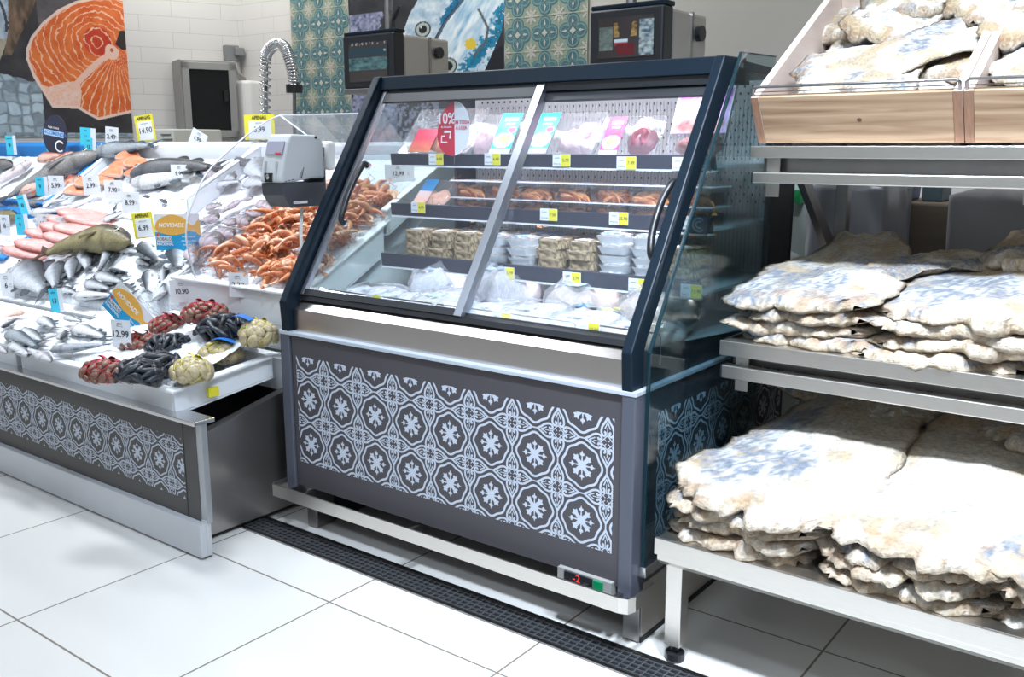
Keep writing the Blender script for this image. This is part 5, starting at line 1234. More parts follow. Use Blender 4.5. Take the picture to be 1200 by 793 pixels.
def net_bag(u, v, rx, ry, rz, kind, label, group, seed, yaw=0., zc=.575, tape=None):
    p = atZ(u, v, zc + .02)
    if p.y > 2.0 - ry * .1: p = atY(u, v, 2.0 - ry * .1)
    p.z -= rz + .01
    t = thing('net_bag', p, label, 'bag of shellfish', group, rot=(0, 0, yaw)); rdd = random.Random(seed)
    nm = {'clam': 'clam', 'red': 'clam', 'mussel': 'mussel'}[kind]; N = {'clam': 46, 'red': 58, 'mussel': 34}[kind]; sc_ = {'clam': 1.08, 'red': .92, 'mussel': 1.05}[kind]
    ga = PI * (3 - 5 ** .5)
    for i in range(N):
        z = 1 - 1.35 * (i + .5) / N; rr = math.sqrt(max(0, 1 - z * z)); a = ga * i + rdd.uniform(-.25, .25); n = Vector((rr * math.cos(a), rr * math.sin(a), z))
        q = Vector((n.x * rx, n.y * ry, rz + n.z * rz)) * 1.0; q += n * rdd.uniform(-.006, .002)
        o = bpy.data.objects.new(nm, SHM[kind]); COL.objects.link(o); o.parent = t; o.location = q
        nn = Vector((n.x / rx, n.y / ry, n.z / rz)).normalized(); M = card_rot(nn, Vector((rdd.uniform(-1, 1), rdd.uniform(-1, 1), rdd.uniform(-1, 1))), rdd.uniform(0, 6))
        o.rotation_euler = M; s_ = sc_ * rdd.uniform(.85, 1.2); o.scale = (s_,) * 3
    mb = MB(); nmat = {'clam': net_y, 'red': net_r, 'mussel': net_b}[kind]
    for k in range(9):
        for s_ in (1, -1):
            path = []
            for j in range(15):
                b2 = PI * (.03 + .72 * j / 14); a = s_ * j * .16 + 2 * PI * k / 9; path.append((1.05 * rx * math.sin(b2) * math.cos(a), 1.05 * ry * math.sin(b2) * math.sin(a), rz + 1.06 * rz * math.cos(b2) + .003))
            mb.tube(path, .0008 if kind != 'red' else .0011, 3, cap=False)
    mb.build('net', nmat, t, local=True)
    if kind != 'mussel':
        mb = MB(); mb.grid(10, 6, lambda a, c: (rx * .45 * (a - .5) * 2 * (1 - .4 * c), ry * (.1 + .5 * c), rz * 1.9 + .014 - .035 * c * c + .006 * math.sin(9 * a)), ); mb.build('gathered_net', net_y if kind == 'clam' else net_r, t, local=True, smooth=True)
    mb = MB(); mb.ball((0, 0, rz * .95), (rx * .80, ry * .80, rz * .80), nu=16, nv=10); mb.build('shells_inside', mat('bag_core_' + kind, {'clam': (.45, .36, .20), 'red': (.25, .10, .08), 'mussel': (.012, .013, .016)}[kind], .6), t, local=True)
    if tape:
        mb = MB(); x0_, x1_, col = tape; mb.grid(8, 3, lambda a, c: (x0_ + (x1_ - x0_) * a, -.018 + .036 * c - .02, rz * 2.0 + .016 + .008 * math.sin(4 * a))); o = mb.build('tape_label', col, t, local=True); m2 = o.modifiers.new('wall', 'SOLIDIFY'); m2.thickness = .001
    return t
bl = mat('blue_label', (.02, .16, .55), .4)
net_bag(123, 433, .075, .065, .040, 'red', 'red net bag of brown clams at the left front corner of the shellfish tray', None, 1, .3)
net_bag(164, 400, .070, .060, .038, 'red', 'red net bag of brown clams just right of the white card 12', None, 2, .6, tape=(-.05, .03, paper))
net_bag(198, 380, .075, .060, .042, 'red', 'red net bag of brown clams with a white paper band', None, 3, .4, tape=(0, .08, paper))
net_bag(240, 366, .085, .065, .045, 'red', 'red net bag of brown clams at the back right of the shellfish tray', None, 4, .5)
net_bag(160, 434, .085, .060, .038, 'mussel', 'bag of black mussels at the front between the brown and the yellow clams', None, 5, .3)
net_bag(183, 425, .075, .060, .038, 'mussel', 'bag of black mussels touching the front yellow clam bag', None, 6, .9)
net_bag(198, 404, .080, .060, .045, 'mussel', 'bag of black mussels in the middle of the shellfish tray', None, 7, .5)
net_bag(228, 400, .070, .055, .040, 'mussel', 'bag of black mussels behind the white card with a black number', None, 8, .2)
net_bag(264, 382, .095, .065, .048, 'mussel', 'bag of black mussels at the back below the white card 2', None, 9, .5)
net_bag(225, 432, .066, .060, .045, 'clam', 'round yellow net bag of pale clams at the front of the shellfish tray', None, 10)
net_bag(258, 412, .075, .055, .040, 'clam', 'yellow net bag of pale clams in the middle, beside the upright white card', None, 11, .6, tape=(-.02, .06, bl))
net_bag(303, 390, .062, .060, .050, 'clam', 'round yellow net bag of pale clams at the right end by the cabinet', None, 12, .4, tape=(-.09, -.01, bl))
p = bpy.data.objects['fish_tray']; q = atX(249, 459, -2.604); mb = MB(); mb.box(-2.606, -2.596, q.y - .02, q.y + .02, q.z - .014, q.z + .016); mb.build('yellow_sticker', yellow, p)

# price cards on sticks ------------------------------------------------------------------
def price_card(u, v, w, h, kind, txt, label, base_v=None, roll=0., yaw=0., lean=0., group='price cards over the fish display'):
    bv = base_v if base_v else v + h * .8; base = on_bed(u, bv, .0); y = base.y; c = atY(u, v, y); dep = (c - CAM).dot(FW)
    W_ = w / f_px * dep / .90; H_ = h / f_px * dep
    t = thing('price_card', c, label, 'price card', group, rot=(Matrix.Rotation(R(18) + yaw, 4, 'Z') @ Matrix.Rotation(PI / 2 - lean, 4, 'X') @ Matrix.Rotation(roll, 4, 'Z')).to_euler())
    s_ = min(W_, H_)
    mb = MB(); mb.box(-W_ / 2, W_ / 2, -H_ / 2, H_ / 2, -.001, .0); mb.build('card', {'w': paper, 'y': yellow, 'c': paper}[kind], t, local=True)
    if kind == 'y':
        mb = MB(); mb.box(-W_ * .36, W_ * .40, -H_ * .46, H_ * .26, .0, .0012); mb.build('white_field', paper, t, local=True)
        put_text(t, 'APENAS', H_ * .19, 0, H_ * .375, .0016, bold=.0004); put_text(t, txt, H_ * .30, 0, -H_ * .10, .002, bold=.0003); put_text(t, 'peixe fresco', H_ * .07, 0, H_ * .17, .002, ink_grey)
    elif kind == 'c':
        mb = MB(); mb.box(-W_ / 2, W_ * .18, -H_ / 2, H_ / 2, .0, .0012); mb.build('cyan_field', cyan, t, local=True)
        put_text(t, txt, H_ * .26, -W_ * .15, -H_ * .02, .002, bold=.0003); put_text(t, 'peixe', H_ * .10, -W_ * .15, H_ * .34, .002, ink)
    else:
        put_text(t, txt, H_ * .34, -W_ * .04, -H_ * .02, .001, bold=.0003); put_text(t, 'peixe', H_ * .10, -W_ * .05, H_ * .36, .001, ink); put_text(t, 'fresco kg', H_ * .07, -W_ * .05, H_ * .27, .001, ink_grey)
        put_text(t, 'origem', H_ * .055, W_ * .30, H_ * .05, .001, ink_grey); put_text(t, 'zona fao', H_ * .05, W_ * .30, -H_ * .05, .001, ink_grey)
    mb = MB(); L = max(.02, c.z - base.z); mb.box(-.003, .003, -L - .01, -H_ / 2 + .01, -.003, -.001); mb.build('stick', clearbox, t, local=True)
    return t
PC = price_card
PC(13, 170, 10, 22, 'c', '9', 'narrow blue price card over the blue tray at the far left', 186, yaw=.5)
PC(61, 169, 17, 22, 'c', '9', 'blue and white price card overlapping the black oval sign', 185, roll=.12)
PC(103, 160, 20, 20, 'c', '11', 'upper of two overlapping blue price cards at the back', 178, roll=-.08)
PC(106, 172, 15, 21, 'c', '15', 'lower of two overlapping blue price cards at the back', 188, roll=-.1)
PC(131, 160, 17, 22, 'w', '2.49', 'small white price card at the back right of the blue pair', 178, roll=-.1)
PC(170, 150, 24, 30, 'y', '14.90', 'yellow APENAS price card in front of the tiled wall at the back', 176, roll=.12)
PC(232, 163, 20, 19, 'w', '1.99', 'white price card tilted on its corner below the cupboard', 175, roll=-.5)
PC(304, 149, 37, 29, 'y', '5.99', 'large yellow APENAS price card behind the curved glass', 176, roll=0)
PC(66, 217, 21, 22, 'w', '5.99', 'white price card 5 over the orange-red fish', 236)
PC(49, 218, 13, 22, 'c', '9', 'blue price card left of the white card 5', 236, yaw=.3)
PC(107, 217, 22, 22, 'w', '2.99', 'white price card over the left edge of the white salmon tray', 236, roll=.05)
PC(133, 222, 24, 22, 'w', '7.90', 'white price card 7 with another card behind it', 240)
PC(153, 237, 24, 24, 'w', '8.99', 'white price card 8 below the white card 7', 256)
PC(211, 203, 23, 20, 'w', '9.99', 'white price card in front of the silver salmon', 220)
PC(28, 240, 10, 24, 'c', '8', 'narrow slanted blue price card above the card 12 at the left', 258, yaw=.6, roll=.2)
PC(6, 264, 13, 24, 'w', '6', 'white price card at the left border', 284)
PC(26, 263, 17, 24, 'c', '9', 'blue and white price card beside the left border', 282, roll=.05)
PC(54, 262, 24, 22, 'w', '12.90', 'white price card 12 beside the pale pink fillets', 280)
PC(78, 263, 20, 22, 'w', '7.99', 'white price card slanting over the pink fillets', 280, roll=.3, yaw=.2)
PC(168, 264, 27, 30, 'y', '6.99', 'yellow APENAS price card beside the mouth of the big olive fish', 288, roll=.12)
PC(8, 334, 17, 28, 'w', '6', 'white price card at the left border on the step', 350)
PC(66, 352, 17, 28, 'c', '13', 'blue and white price card standing on the white step', 368, roll=.08)
PC(214, 341, 32, 26, 'w', '10.90', 'wide white price card with a number 10 above the red clam bags', 356, roll=.06)
PC(280, 334, 25, 29, 'w', '2.29', 'white price card 2 below the prawns', 352)
PC(142, 391, 25, 33, 'w', '12.99', 'white price card 12 in front of the tilted blue sign', 412)
PC(255, 388, 17, 35, 'w', '4.99', 'tall narrow white price card among the mussel bags', 408, yaw=.5)
PC(405, 192, 17, 17, 'w', '11', 'white price card seen between dispenser arm and cabinet frame', 205)
PC(468, 203, 34, 20, 'w', '12.99', 'white price card 12 seen through the left cabinet glass', 212)
# fish-shaped novelty signs
sky_b = mat('sign_blue', (.02, .36, .68), .5); org = mat('sign_orange', (.85, .45, .08), .5)
def novelty(u, v, w, roll, label, base_v, yaw=0.):
    base = on_bed(u, base_v, 0); c = atY(u, v, base.y); dep = (c - CAM).dot(FW); W_ = w / f_px * dep / .90; H_ = W_ * .66
    t = thing('novelty_sign', c, label, 'sign', rot=(Matrix.Rotation(R(18) + yaw, 4, 'Z') @ Matrix.Rotation(PI / 2, 4, 'X') @ Matrix.Rotation(roll, 4, 'Z')).to_euler())
    mb = MB(); mb.prism([(-W_ / 2, -H_ / 2), (W_ * .46, -H_ / 2), (W_ / 2, -H_ * .4), (W_ / 2, H_ / 2), (-W_ / 2, H_ / 2)], -.0012, 0, axis='z'); mb.build('card', paper, t, local=True)
    mb = MB(); mb.prism([(-W_ / 2, -H_ / 2), (W_ * .46, -H_ / 2), (W_ / 2, -H_ * .38), (W_ / 2, -H_ * .02), (W_ * .1, H_ * .06), (-W_ / 2, 0)], 0, .0008, axis='z'); mb.build('blue_field', sky_b, t, local=True)
    P = smooth_pts([(-W_ / 2, H_ * .12), (-W_ * .40, H_ * .34), (-W_ * .12, H_ * .48), (W_ * .15, H_ * .40), (W_ * .34, H_ * .18), (W_ * .49, H_ * .34), (W_ * .49, -H_ * .08), (W_ * .34, H_ * .06), (W_ * .12, -H_ * .04), (-W_ * .15, -H_ * .08), (-W_ * .40, .0), (-W_ / 2, H_ * .12)], 4)[:-1]
    mb = MB(); mb.prism(P, .0008, .0016, axis='z'); mb.build('orange_fish', org, t, local=True)
    put_text(t, 'NOVIDADE', H_ * .165, -W_ * .12, H_ * .19, .0022, ink_white, shear=.2, bold=.0004)
    mb = MB(); mb.box(-W_ * .47, -W_ * .14, -H_ * .26, -H_ * .12, .0008, .0014); mb.build('name_field', paper, t, local=True)
    put_text(t, 'ROBALO', H_ * .125, -W_ * .30, -H_ * .19, .0022); put_text(t, 'NACIONAL', H_ * .11, -W_ * .29, -H_ * .33, .0022, ink_white, bold=.0003)
    for k, s_ in enumerate(('Nesta peixaria', 'encontra robalo', 'muito fresco')): put_text(t, s_, H_ * .075, W_ * .24, -H_ * (.12 + .11 * k), .0022, ink_white)
    mb = MB(); mb.ball((-W_ * .44, -H_ * .07, .001), (H_ * .05, H_ * .06, .001)); mb.build('crest', mat('crest_red', (.7, .08, .03), .5), t, local=True)
    mb = MB(); mb.box(-.003, .003, -(c.z - base.z) - .02, -H_ / 2 + .01, -.003, -.0012); mb.build('stick', clearbox, t, local=True)
novelty(208, 272, 58, .03, 'blue and orange fish-shaped sign NOVIDADE standing in the middle of the ice', 306)
novelty(151, 366, 58, -.75, 'tilted blue and orange fish-shaped sign NOVIDADE above the shellfish tray', 392)
base = on_bed(65, 190, 0); c = atY(65, 158, base.y); dep = (c - CAM).dot(FW); ww = 36 / f_px * dep; hh_ = 46 / f_px * dep
t = thing('oval_sign', c, 'black oval sign with a white band of lettering at the back left', 'sign', rot=(PI / 2, R(10), R(18)))
mb = MB(); mb.prism([(ww / 2 * math.cos(2 * PI * i / 36), hh_ / 2 * math.sin(2 * PI * i / 36)) for i in range(36)], 0, .004, axis='z'); mb.build('board', mat('slate_board', (.035, .035, .06), .5), t, local=True)
mb = MB(); mb.box(-ww * .44, ww * .36, -hh_ * .04, hh_ * .10, .004, .005); mb.build('band', mat('band_blue', (.45, .62, .85), .5), t, local=True)
put_text(t, 'ENCOMENDA', hh_ * .13, -ww * .04, hh_ * .03, .006, mat('band_ink', (.05, .20, .5), .5), bold=.0004); put_text(t, 'faça a sua', hh_ * .09, -ww * .06, hh_ * .18, .006, ink_white)
mb = MB()
for Q in stroke([(ww * .22 + .03 * math.cos(a), -hh_ * .26 + .03 * math.sin(a)) for a in [R(x) for x in range(40, 330, 20)]], .009): mb.poly([(a, b2, .0055) for a, b2 in Q])
mb.build('round_mark', ink_white, t, local=True)
mb = MB(); mb.box(-.006, .006, -(c.z - base.z) - .02, -hh_ / 2, 0, .004); mb.build('stick', clearbox, t, local=True)

# curved glass guard ---------------------------------------------------------------------
gx = -3.08
t = thing('glass_guard', (gx, 2.4, .85), 'curved clear glass guard standing over the prawns and striped breams', 'glass guard')
edge = smooth_pts([tuple(atX(u, v, gx))[1:] for u, v in [(229, 326), (222, 300), (218, 270), (226, 236), (248, 196), (300, 150), (328, 135)]], 4)
top_b = atX(440, 132, gx)
poly = [(y, z) for y, z in edge] + [(top_b.y, top_b.z), (top_b.y, .90 + .5)]
poly = [(y, z) for y, z in edge] + [(3.10, top_b.z), (3.10, 1.30), (2.9, 1.28), (2.5, 1.06)]
mb = MB(); mb.prism(poly[::-1], gx - .003, gx + .003); mb.build('side_pane', acrylic, t)
mb = MB(); mb.tube([(gx, y, z) for y, z in edge], .0035, 6); mb.tube([(gx, edge[-1][0], edge[-1][1]), (gx, 3.10, top_b.z)], .0035, 6); mb.build('polished_edge', edge_lite, t)
mb = MB(); mb.tube([atX(245, 263, gx), atX(312, 272, gx)], .0025, 5); mb.build('lower_edge', edge_lite, t)
e0 = atX(328, 135, gx); e1 = atX(352, 163, -2.75)
mb = MB(); mb.hexa([(gx, e0.y, e0.z), (gx + .004, e0.y, e0.z), (-2.66, 2.42, 1.27), (-2.664, 2.42, 1.27), (gx, 3.1, top_b.z), (gx + .004, 3.1, top_b.z), (-2.66, 2.85, 1.27), (-2.664, 2.85, 1.27)]); mb.build('top_pane', acrylic, t)
mb = MB(); mb.tube([e0, Vector((-2.662, 2.42, 1.27))], .003, 5); mb.build('upper_edge', edge_lite, t)
mb = MB(); A = atX(352, 228, -2.66); B_ = atX(436, 150, -2.66); mb.hexa([A + Vector((0, -.008, -.01)), A + Vector((.012, -.008, -.01)), A + Vector((.012, .012, .006)), A + Vector((0, .012, .006)), B_ + Vector((0, -.008, -.01)), B_ + Vector((.012, -.008, -.01)), B_ + Vector((.012, .012, .006)), B_ + Vector((0, .012, .006))])
mb.build('white_bracket', white_pt, t)
# ticket dispenser ---------------------------------------------------------------------------
xd_ = -2.50
def DP(u, v, x=xd_): return atX(u, v, x)
pts_u = [(342, 158), (368, 158), (377, 163), (380, 205), (372, 213), (352, 220), (322, 221), (308, 216), (312, 196), (322, 172), (330, 160)]
t = thing('ticket_dispenser', tuple(DP(345, 243)), 'white and dark grey queue ticket dispenser on a steel post beside the cabinet', 'ticket dispenser')
# body is a box whose long side faces the camera's left; build in its own frame: a = along +x side, profile in (y,z)
zt_ = DP(345, 158).z; zb_ = DP(345, 243).z; zm = DP(345, 214).z
C0 = DP(345, 200); w2 = .105
side = [tuple(DP(u, v))[1:] for u, v in [(345, 158), (371, 159), (378, 166), (381, 203), (366, 214), (340, 220), (330, 220)]]
pr = [(side[0][0] - .012, zt_ + .002), (side[1][0], zt_), (side[2][0] + .004, zt_ - .02), (side[3][0], DP(381, 203).z), (side[3][0], zm + .012), (side[4][0], zm + .012), (side[5][0], zm), (side[0][0] - .062, zm), (side[0][0] - .060, zm + .02), (side[0][0] - .045, zt_ - .08), (side[0][0] - .028, zt_ - .025)]
w0, w1 = xd_ - .115, xd_
lg = mat('dispenser_white', (.50, .52, .54), .4); dg = mat('dispenser_grey', (.055, .058, .07), .45)
mb = MB(); mb.prism([(y, z) for y, z in pr][::-1], w0, w1); mb.build('cover', lg, t, bevel=.008)
mb = MB(); mb.prism([(pr[7][0] + .004, zm - .001), (side[3][0] - .002, zm - .001), (side[3][0] - .002, DP(381, 206).z + .02), (side[3][0] + .004, DP(381, 206).z + .02), (side[3][0] + .004, zb_ + .004), (side[3][0] - .01, zb_), (pr[7][0] + .035, zb_), (pr[7][0] + .006, zm - .04)][::-1], w0 + .002, w1 - .001); mb.build('lower_case', dg, t, bevel=.006)
mb = MB(); a, c = Vector((0, pr[10][0], pr[10][1])), Vector((0, pr[9][0], pr[9][1])); d = (c - a)
A = a + d * -.05; B_ = a + d * .72; nn = Vector((0, -d.z, d.y)).normalized(); nn = nn if nn.y < 0 else -nn
mb.hexa([(w0 + .015, A.y, A.z), (w1 - .015, A.y, A.z), (w1 - .015, B_.y, B_.z), (w0 + .015, B_.y, B_.z)] + [(x_, q.y + nn.y * .004, q.z + nn.z * .004) for x_, q in ((w0 + .015, A), (w1 - .015, A), (w1 - .015, B_), (w0 + .015, B_))]); lb = mb.build('logo_label', mat('label_lilac', (.32, .32, .40), .4), t)
mb = MB(); M_ = a + d * .62; mb.hexa([(w1 - .05, M_.y, M_.z), (w1 - .02, M_.y, M_.z), (w1 - .02, B_.y, B_.z), (w1 - .05, B_.y, B_.z)] + [(x_, q.y + nn.y * .006, q.z + nn.z * .006) for x_, q in ((w1 - .05, M_), (w1 - .02, M_), (w1 - .02, B_), (w1 - .05, B_))]); mb.build('red_field', mat('label_red', (.6, .03, .05), .4), lb)
mb = MB(); q = Vector((0, pr[8][0], pr[8][1])); mb.box(w0 + .03, w0 + .065, q.y - .006, q.y + .02, q.z - .018, q.z + .012); mb.build('ticket_slot', black, t)
mb = MB(); mb.ball((w0 + .047, q.y - .006, q.z), (.007, .004, .010)); mb.build('lock', chrome, t)
for dx in (.018, .075):
    mb = MB(); mb.hexa([(w0 + dx, q.y - .004, q.z - .015), (w0 + dx + .010, q.y - .004, q.z - .015), (w0 + dx + .010, q.y + .02, q.z - .015), (w0 + dx, q.y + .02, q.z - .015), (w0 + dx + .003, q.y + .004, q.z + .05), (w0 + dx + .007, q.y + .004, q.z + .05), (w0 + dx + .007, q.y + .02, q.z + .05), (w0 + dx + .003, q.y + .02, q.z + .05)]); mb.build('ridge', lg, t)
mb = MB(); a, c = DP(352, 208, w1 + .001), DP(356, 196, w1 + .001); mb.tube([a, c], [.0055, .002], 6); mb.build('slit', black, t)
mb = MB(); mb.tube([DP(370, 161, w1 - .002), DP(370, 161, w1 + .003)], .005, 8); mb.build('screw', black, t)
for u in (334, 338, 342):
    mb = MB(); mb.tube([DP(u, 213 - (u - 334) * .3, w1), DP(u + 2, 212.4 - (u - 334) * .3, w1)], .0016, 5); mb.build('vent', black, t)
a = DP(344, 239, w1); c = DP(360, 235, w1); mb = MB(); mb.box(w1, w1 + .0016, a.y, c.y, a.z, c.z); mb.build('maker_label', paper, t)
mb = MB(); mb.box(w1, w1 + .0022, a.y + .002, (a.y + c.y) / 2, a.z + .004, c.z - .003); mb.build('maker_print', mat('label_red', (.6, .03, .05)), t)
yp = side[3][0] + .022
mb = MB(); mb.box(xd_ - .08, xd_ - .03, yp - .018, yp - .002, DP(381, 240).z + .08, zt_ - .045); mb.build('back_plate', black, t, bevel=.003)
mb = MB(); mb.tube([(xd_ - .05, yp + .010, 0.0), (xd_ - .05, yp + .010, zt_ - .04)], .012, 10); mb.build('post', steel_sm, t)
mb = MB(); mb.box(xd_ - .115, xd_ - .005, yp - .04, yp + .04, .0, .008); mb.build('foot_plate', steel_sm, t)
mb = MB(); mb.box(xd_ - .13, xd_ - .03, yp + .024, yp + .06, zt_ - .12, zt_ - .02); mb.build('rear_box', white_pt, t, bevel=.01)
mb = MB(); q0 = DP(354, 243, w1 - .05); mb.tube(smooth_pts([tuple(q0), (q0.x, q0.y - .01, q0.z - .08), (q0.x - .005, q0.y - .004, q0.z - .17), (q0.x, q0.y + .01, q0.z - .22)], 4), .006, 6); mb.build('paper_strip', white_pt, t)

# ================================================================== FLOOR DRAIN
dr = thing('floor_drain', (-.6, 1.92, 0), 'long dark floor drain with a steel grating in front of the cabinet', 'drain')
dx0, dx1, dy0, dy1 = -2.60, 1.6, 1.868, 1.984
mb = MB(); mb.box(dx0, dx1, dy0, dy1, .0, .0012); mb.build('channel', black, dr)
mb = MB()
for a, c in ((dy0, dy0 + .006), (dy0 + .009, dy0 + .013), (dy1 - .006, dy1), (dy1 - .013, dy1 - .009)): mb.box(dx0, dx1, a, c, .0, .005)
mb.build('frame', steel_dk, dr)
mb = MB(); ny_ = 5
for k in range(ny_):
    y = dy0 + .020 + k * (dy1 - dy0 - .040) / (ny_ - 1); mb.box(dx0, dx1, y - .0022, y + .0022, .0012, .004)
x = dx0
while x < .6:
    mb.box(x, x + .0035, dy0 + .014, dy1 - .014, .0012, .0032)
    for k in range(ny_):
        y = dy0 + .020 + k * (dy1 - dy0 - .040) / (ny_ - 1); mb.box(x - .002, x + .0055, y - .0035, y + .0035, .003, .0052)
    x += .0235
mb.build('grating', mat('grating_steel', (.36, .37, .39), .35, .9), dr)

# ================================================================== SALTED FISH RACK (drawn at 1:1.045)
KR = 1.045; ZR = HC - HC / KR; RX0, RX1 = -.990, .30
rk = thing('steel_rack', KP((-.35, 2.5, ZR), KR), 'three-tier stainless steel rack stacked with salted cod at the right', 'rack')
def tray_shelf(yf, z1, zb_, yback, name='tray'):
    mb = MB(KR); mb.box(RX0, RX1, yf, yf + .006, zb_, z1); mb.box(RX0, RX1, yf + .006, yf + .05, z1 - .006, z1); mb.box(RX0, RX1, yf + .05, yback, z1 - .014, z1 - .008); mb.box(RX0, RX0 + .006, yf + .006, yback, zb_, z1); mb.box(RX1 - .006, RX1, yf + .006, yback, zb_, z1); mb.box(RX0, RX1, yback, yback + .006, zb_, z1 + .02)
    return mb.build(name, steel, rk, bevel=.0015)
tray_shelf(1.873, .387, .345, 2.93); tray_shelf(2.192, .815, .777, 2.93); tray_shelf(2.328, 1.302, 1.272, 2.93)
mb = MB(KR); mb.prism([(1.879, .347), (1.93, .325), (1.936, .315), (1.900, .312), (1.879, .330)][::-1], RX0 + .006, RX1); mb.build('lower_flange', steel, rk)
for yf, z1, z0 in ((2.20, .750, .715), (2.336, 1.236, 1.208)):
    mb = MB(KR); mb.box(RX0 + .004, RX1, yf, yf + .03, z0, z1); mb.build('front_rail', steel, rk, bevel=.003)
    mb = MB(KR); mb.box(RX0 + .0005, RX0 + .004, yf + .001, yf + .029, z0 + .001, z1 - .001); mb.build('end_cap', black, rk)
    zz_ = z1 + .004
    mb = MB(KR); mb.box(RX0 + .01, RX1, yf + .06, yf + .075, z1 - .005, z1 + .05); mb.build('rear_beam', steel_dk, rk)
    for xx in (RX0 + .030, -.285 if z1 < 1 else -.36):
        mb = MB(KR); mb.box(xx, xx + .034, yf + .031, yf + .037, z0 - .035, z1 + .05); mb.build('bracket_tab', steel, rk)
for xx in (-.965, .26):
    mb = MB(KR); mb.box(xx, xx + .038, 2.935, 2.973, ZR + .002, 1.31); mb.build('rear_post', steel_dk, rk, bevel=.002)
    for (ya_, za_, yb__, zb__) in ((2.60, 1.215, 2.94, .93), (2.55, .74, 2.94, .47)):
        mb = MB(KR); n = .014; mb.hexa([(xx, ya_, za_ - n), (xx + .02, ya_, za_ - n), (xx + .02, yb__, zb__ - n), (xx, yb__, zb__ - n), (xx, ya_ + .03, za_ + n), (xx + .02, ya_ + .03, za_ + n), (xx + .02, yb__, zb__ + .05), (xx, yb__, zb__ + .05)]); mb.build('diagonal_brace', steel_dk, rk)
    for yy in (1.905, 2.86):
        x_ = xx if xx > 0 else -.972
        mb = MB(KR); mb.box(x_, x_ + .042, yy, yy + .042, ZR + .045, .345); lg_ = mb.build('leg', steel, rk, bevel=.002)
        mb = MB(KR); c = (x_ + .021, yy + .021); mb.lathe([(0, ZR), (.022, ZR), (.024, ZR + .006), (.024, ZR + .022), (.010, ZR + .026), (.010, ZR + .05), (0, ZR + .05)], c=c, seg=16); mb.build('levelling_foot', black, lg_)
# slanted supports under the crates
TH = R(31)
def cr(x, a, b): return (x, 2.366 + a * math.cos(TH) - b * math.sin(TH), 1.309 + a * math.sin(TH) + b * math.cos(TH))
for xx in (-.95, -.52, -.43, .02):
    mb = MB(KR); mb.prism([(2.45, 1.302), (2.90, 1.302), (2.90, 1.61), (2.88, 1.61)][::-1], xx, xx + .02); mb.build('crate_support', steel_dk, rk)
def crate(x0, x1, label):
    t = thing('wooden_crate', KP(cr((x0 + x1) / 2, .3, 0), KR), label, 'crate')
    def bx(xa, xb, a0_, a1_, b0, b1, name, m):
        mb = MB(KR); mb.hexa([cr(xa, a0_, b0), cr(xb, a0_, b0), cr(xb, a1_, b0), cr(xa, a1_, b0), cr(xa, a0_, b1), cr(xb, a0_, b1), cr(xb, a1_, b1), cr(xa, a1_, b1)]); return mb.build(name, m, t, bevel=.0012)
    bx(x0 + .020, x1 - .020, 0, .016, 0, .130, 'front_board', pine); bx(x0, x0 + .0195, 0, .66, 0, .131, 'side_board', [pine_side]); bx(x1 - .0195, x1, 0, .66, 0, .131, 'side_board', [pine_side])
    bx(x0, x0 + .0195, -.0015, .0, 0, .131, 'end_grain', pine_end); bx(x1 - .0195, x1, -.0015, 0, 0, .131, 'end_grain', pine_end)
    bx(x0 + .02, x1 - .02, .016, .644, .0, .008, 'base', pine_side); bx(x0 + .02, x1 - .02, .644, .66, 0, .130, 'back_board', pine_side)
    mb = MB(KR); mb.tube([cr(x0 + .006, .006, .128), cr(x0 + .006, .006, .150), cr(x0 + .012, .006, .156), cr(x1 - .012, .006, .156), cr(x1 - .006, .006, .150), cr(x1 - .006, .006, .128)], .0038, 8); mb.tube([cr(x0 + .006, .012, .139), cr(x1 - .006, .012, .139)], .0012, 6); mb.build('wire_guard', steel_dk, t, smooth=True)
    return t
crate(-.985, -.492, 'left pine crate of salted cod tilted on top of the steel rack'); crate(-.490, .003, 'right pine crate of salted cod on top of the rack, cut by the picture edge')
mb = MB(KR); a = cr(-.722, -.0006, .060)
mb.poly([cr(-.722 + .006 * math.cos(t_), -.0008, .064 + .0045 * math.sin(t_)) for t_ in [2 * PI * i / 10 for i in range(10)]]); kn = mb.build('knot', mat('wood_knot', (.10, .05, .03), .6), bpy.data.objects['wooden_crate'])

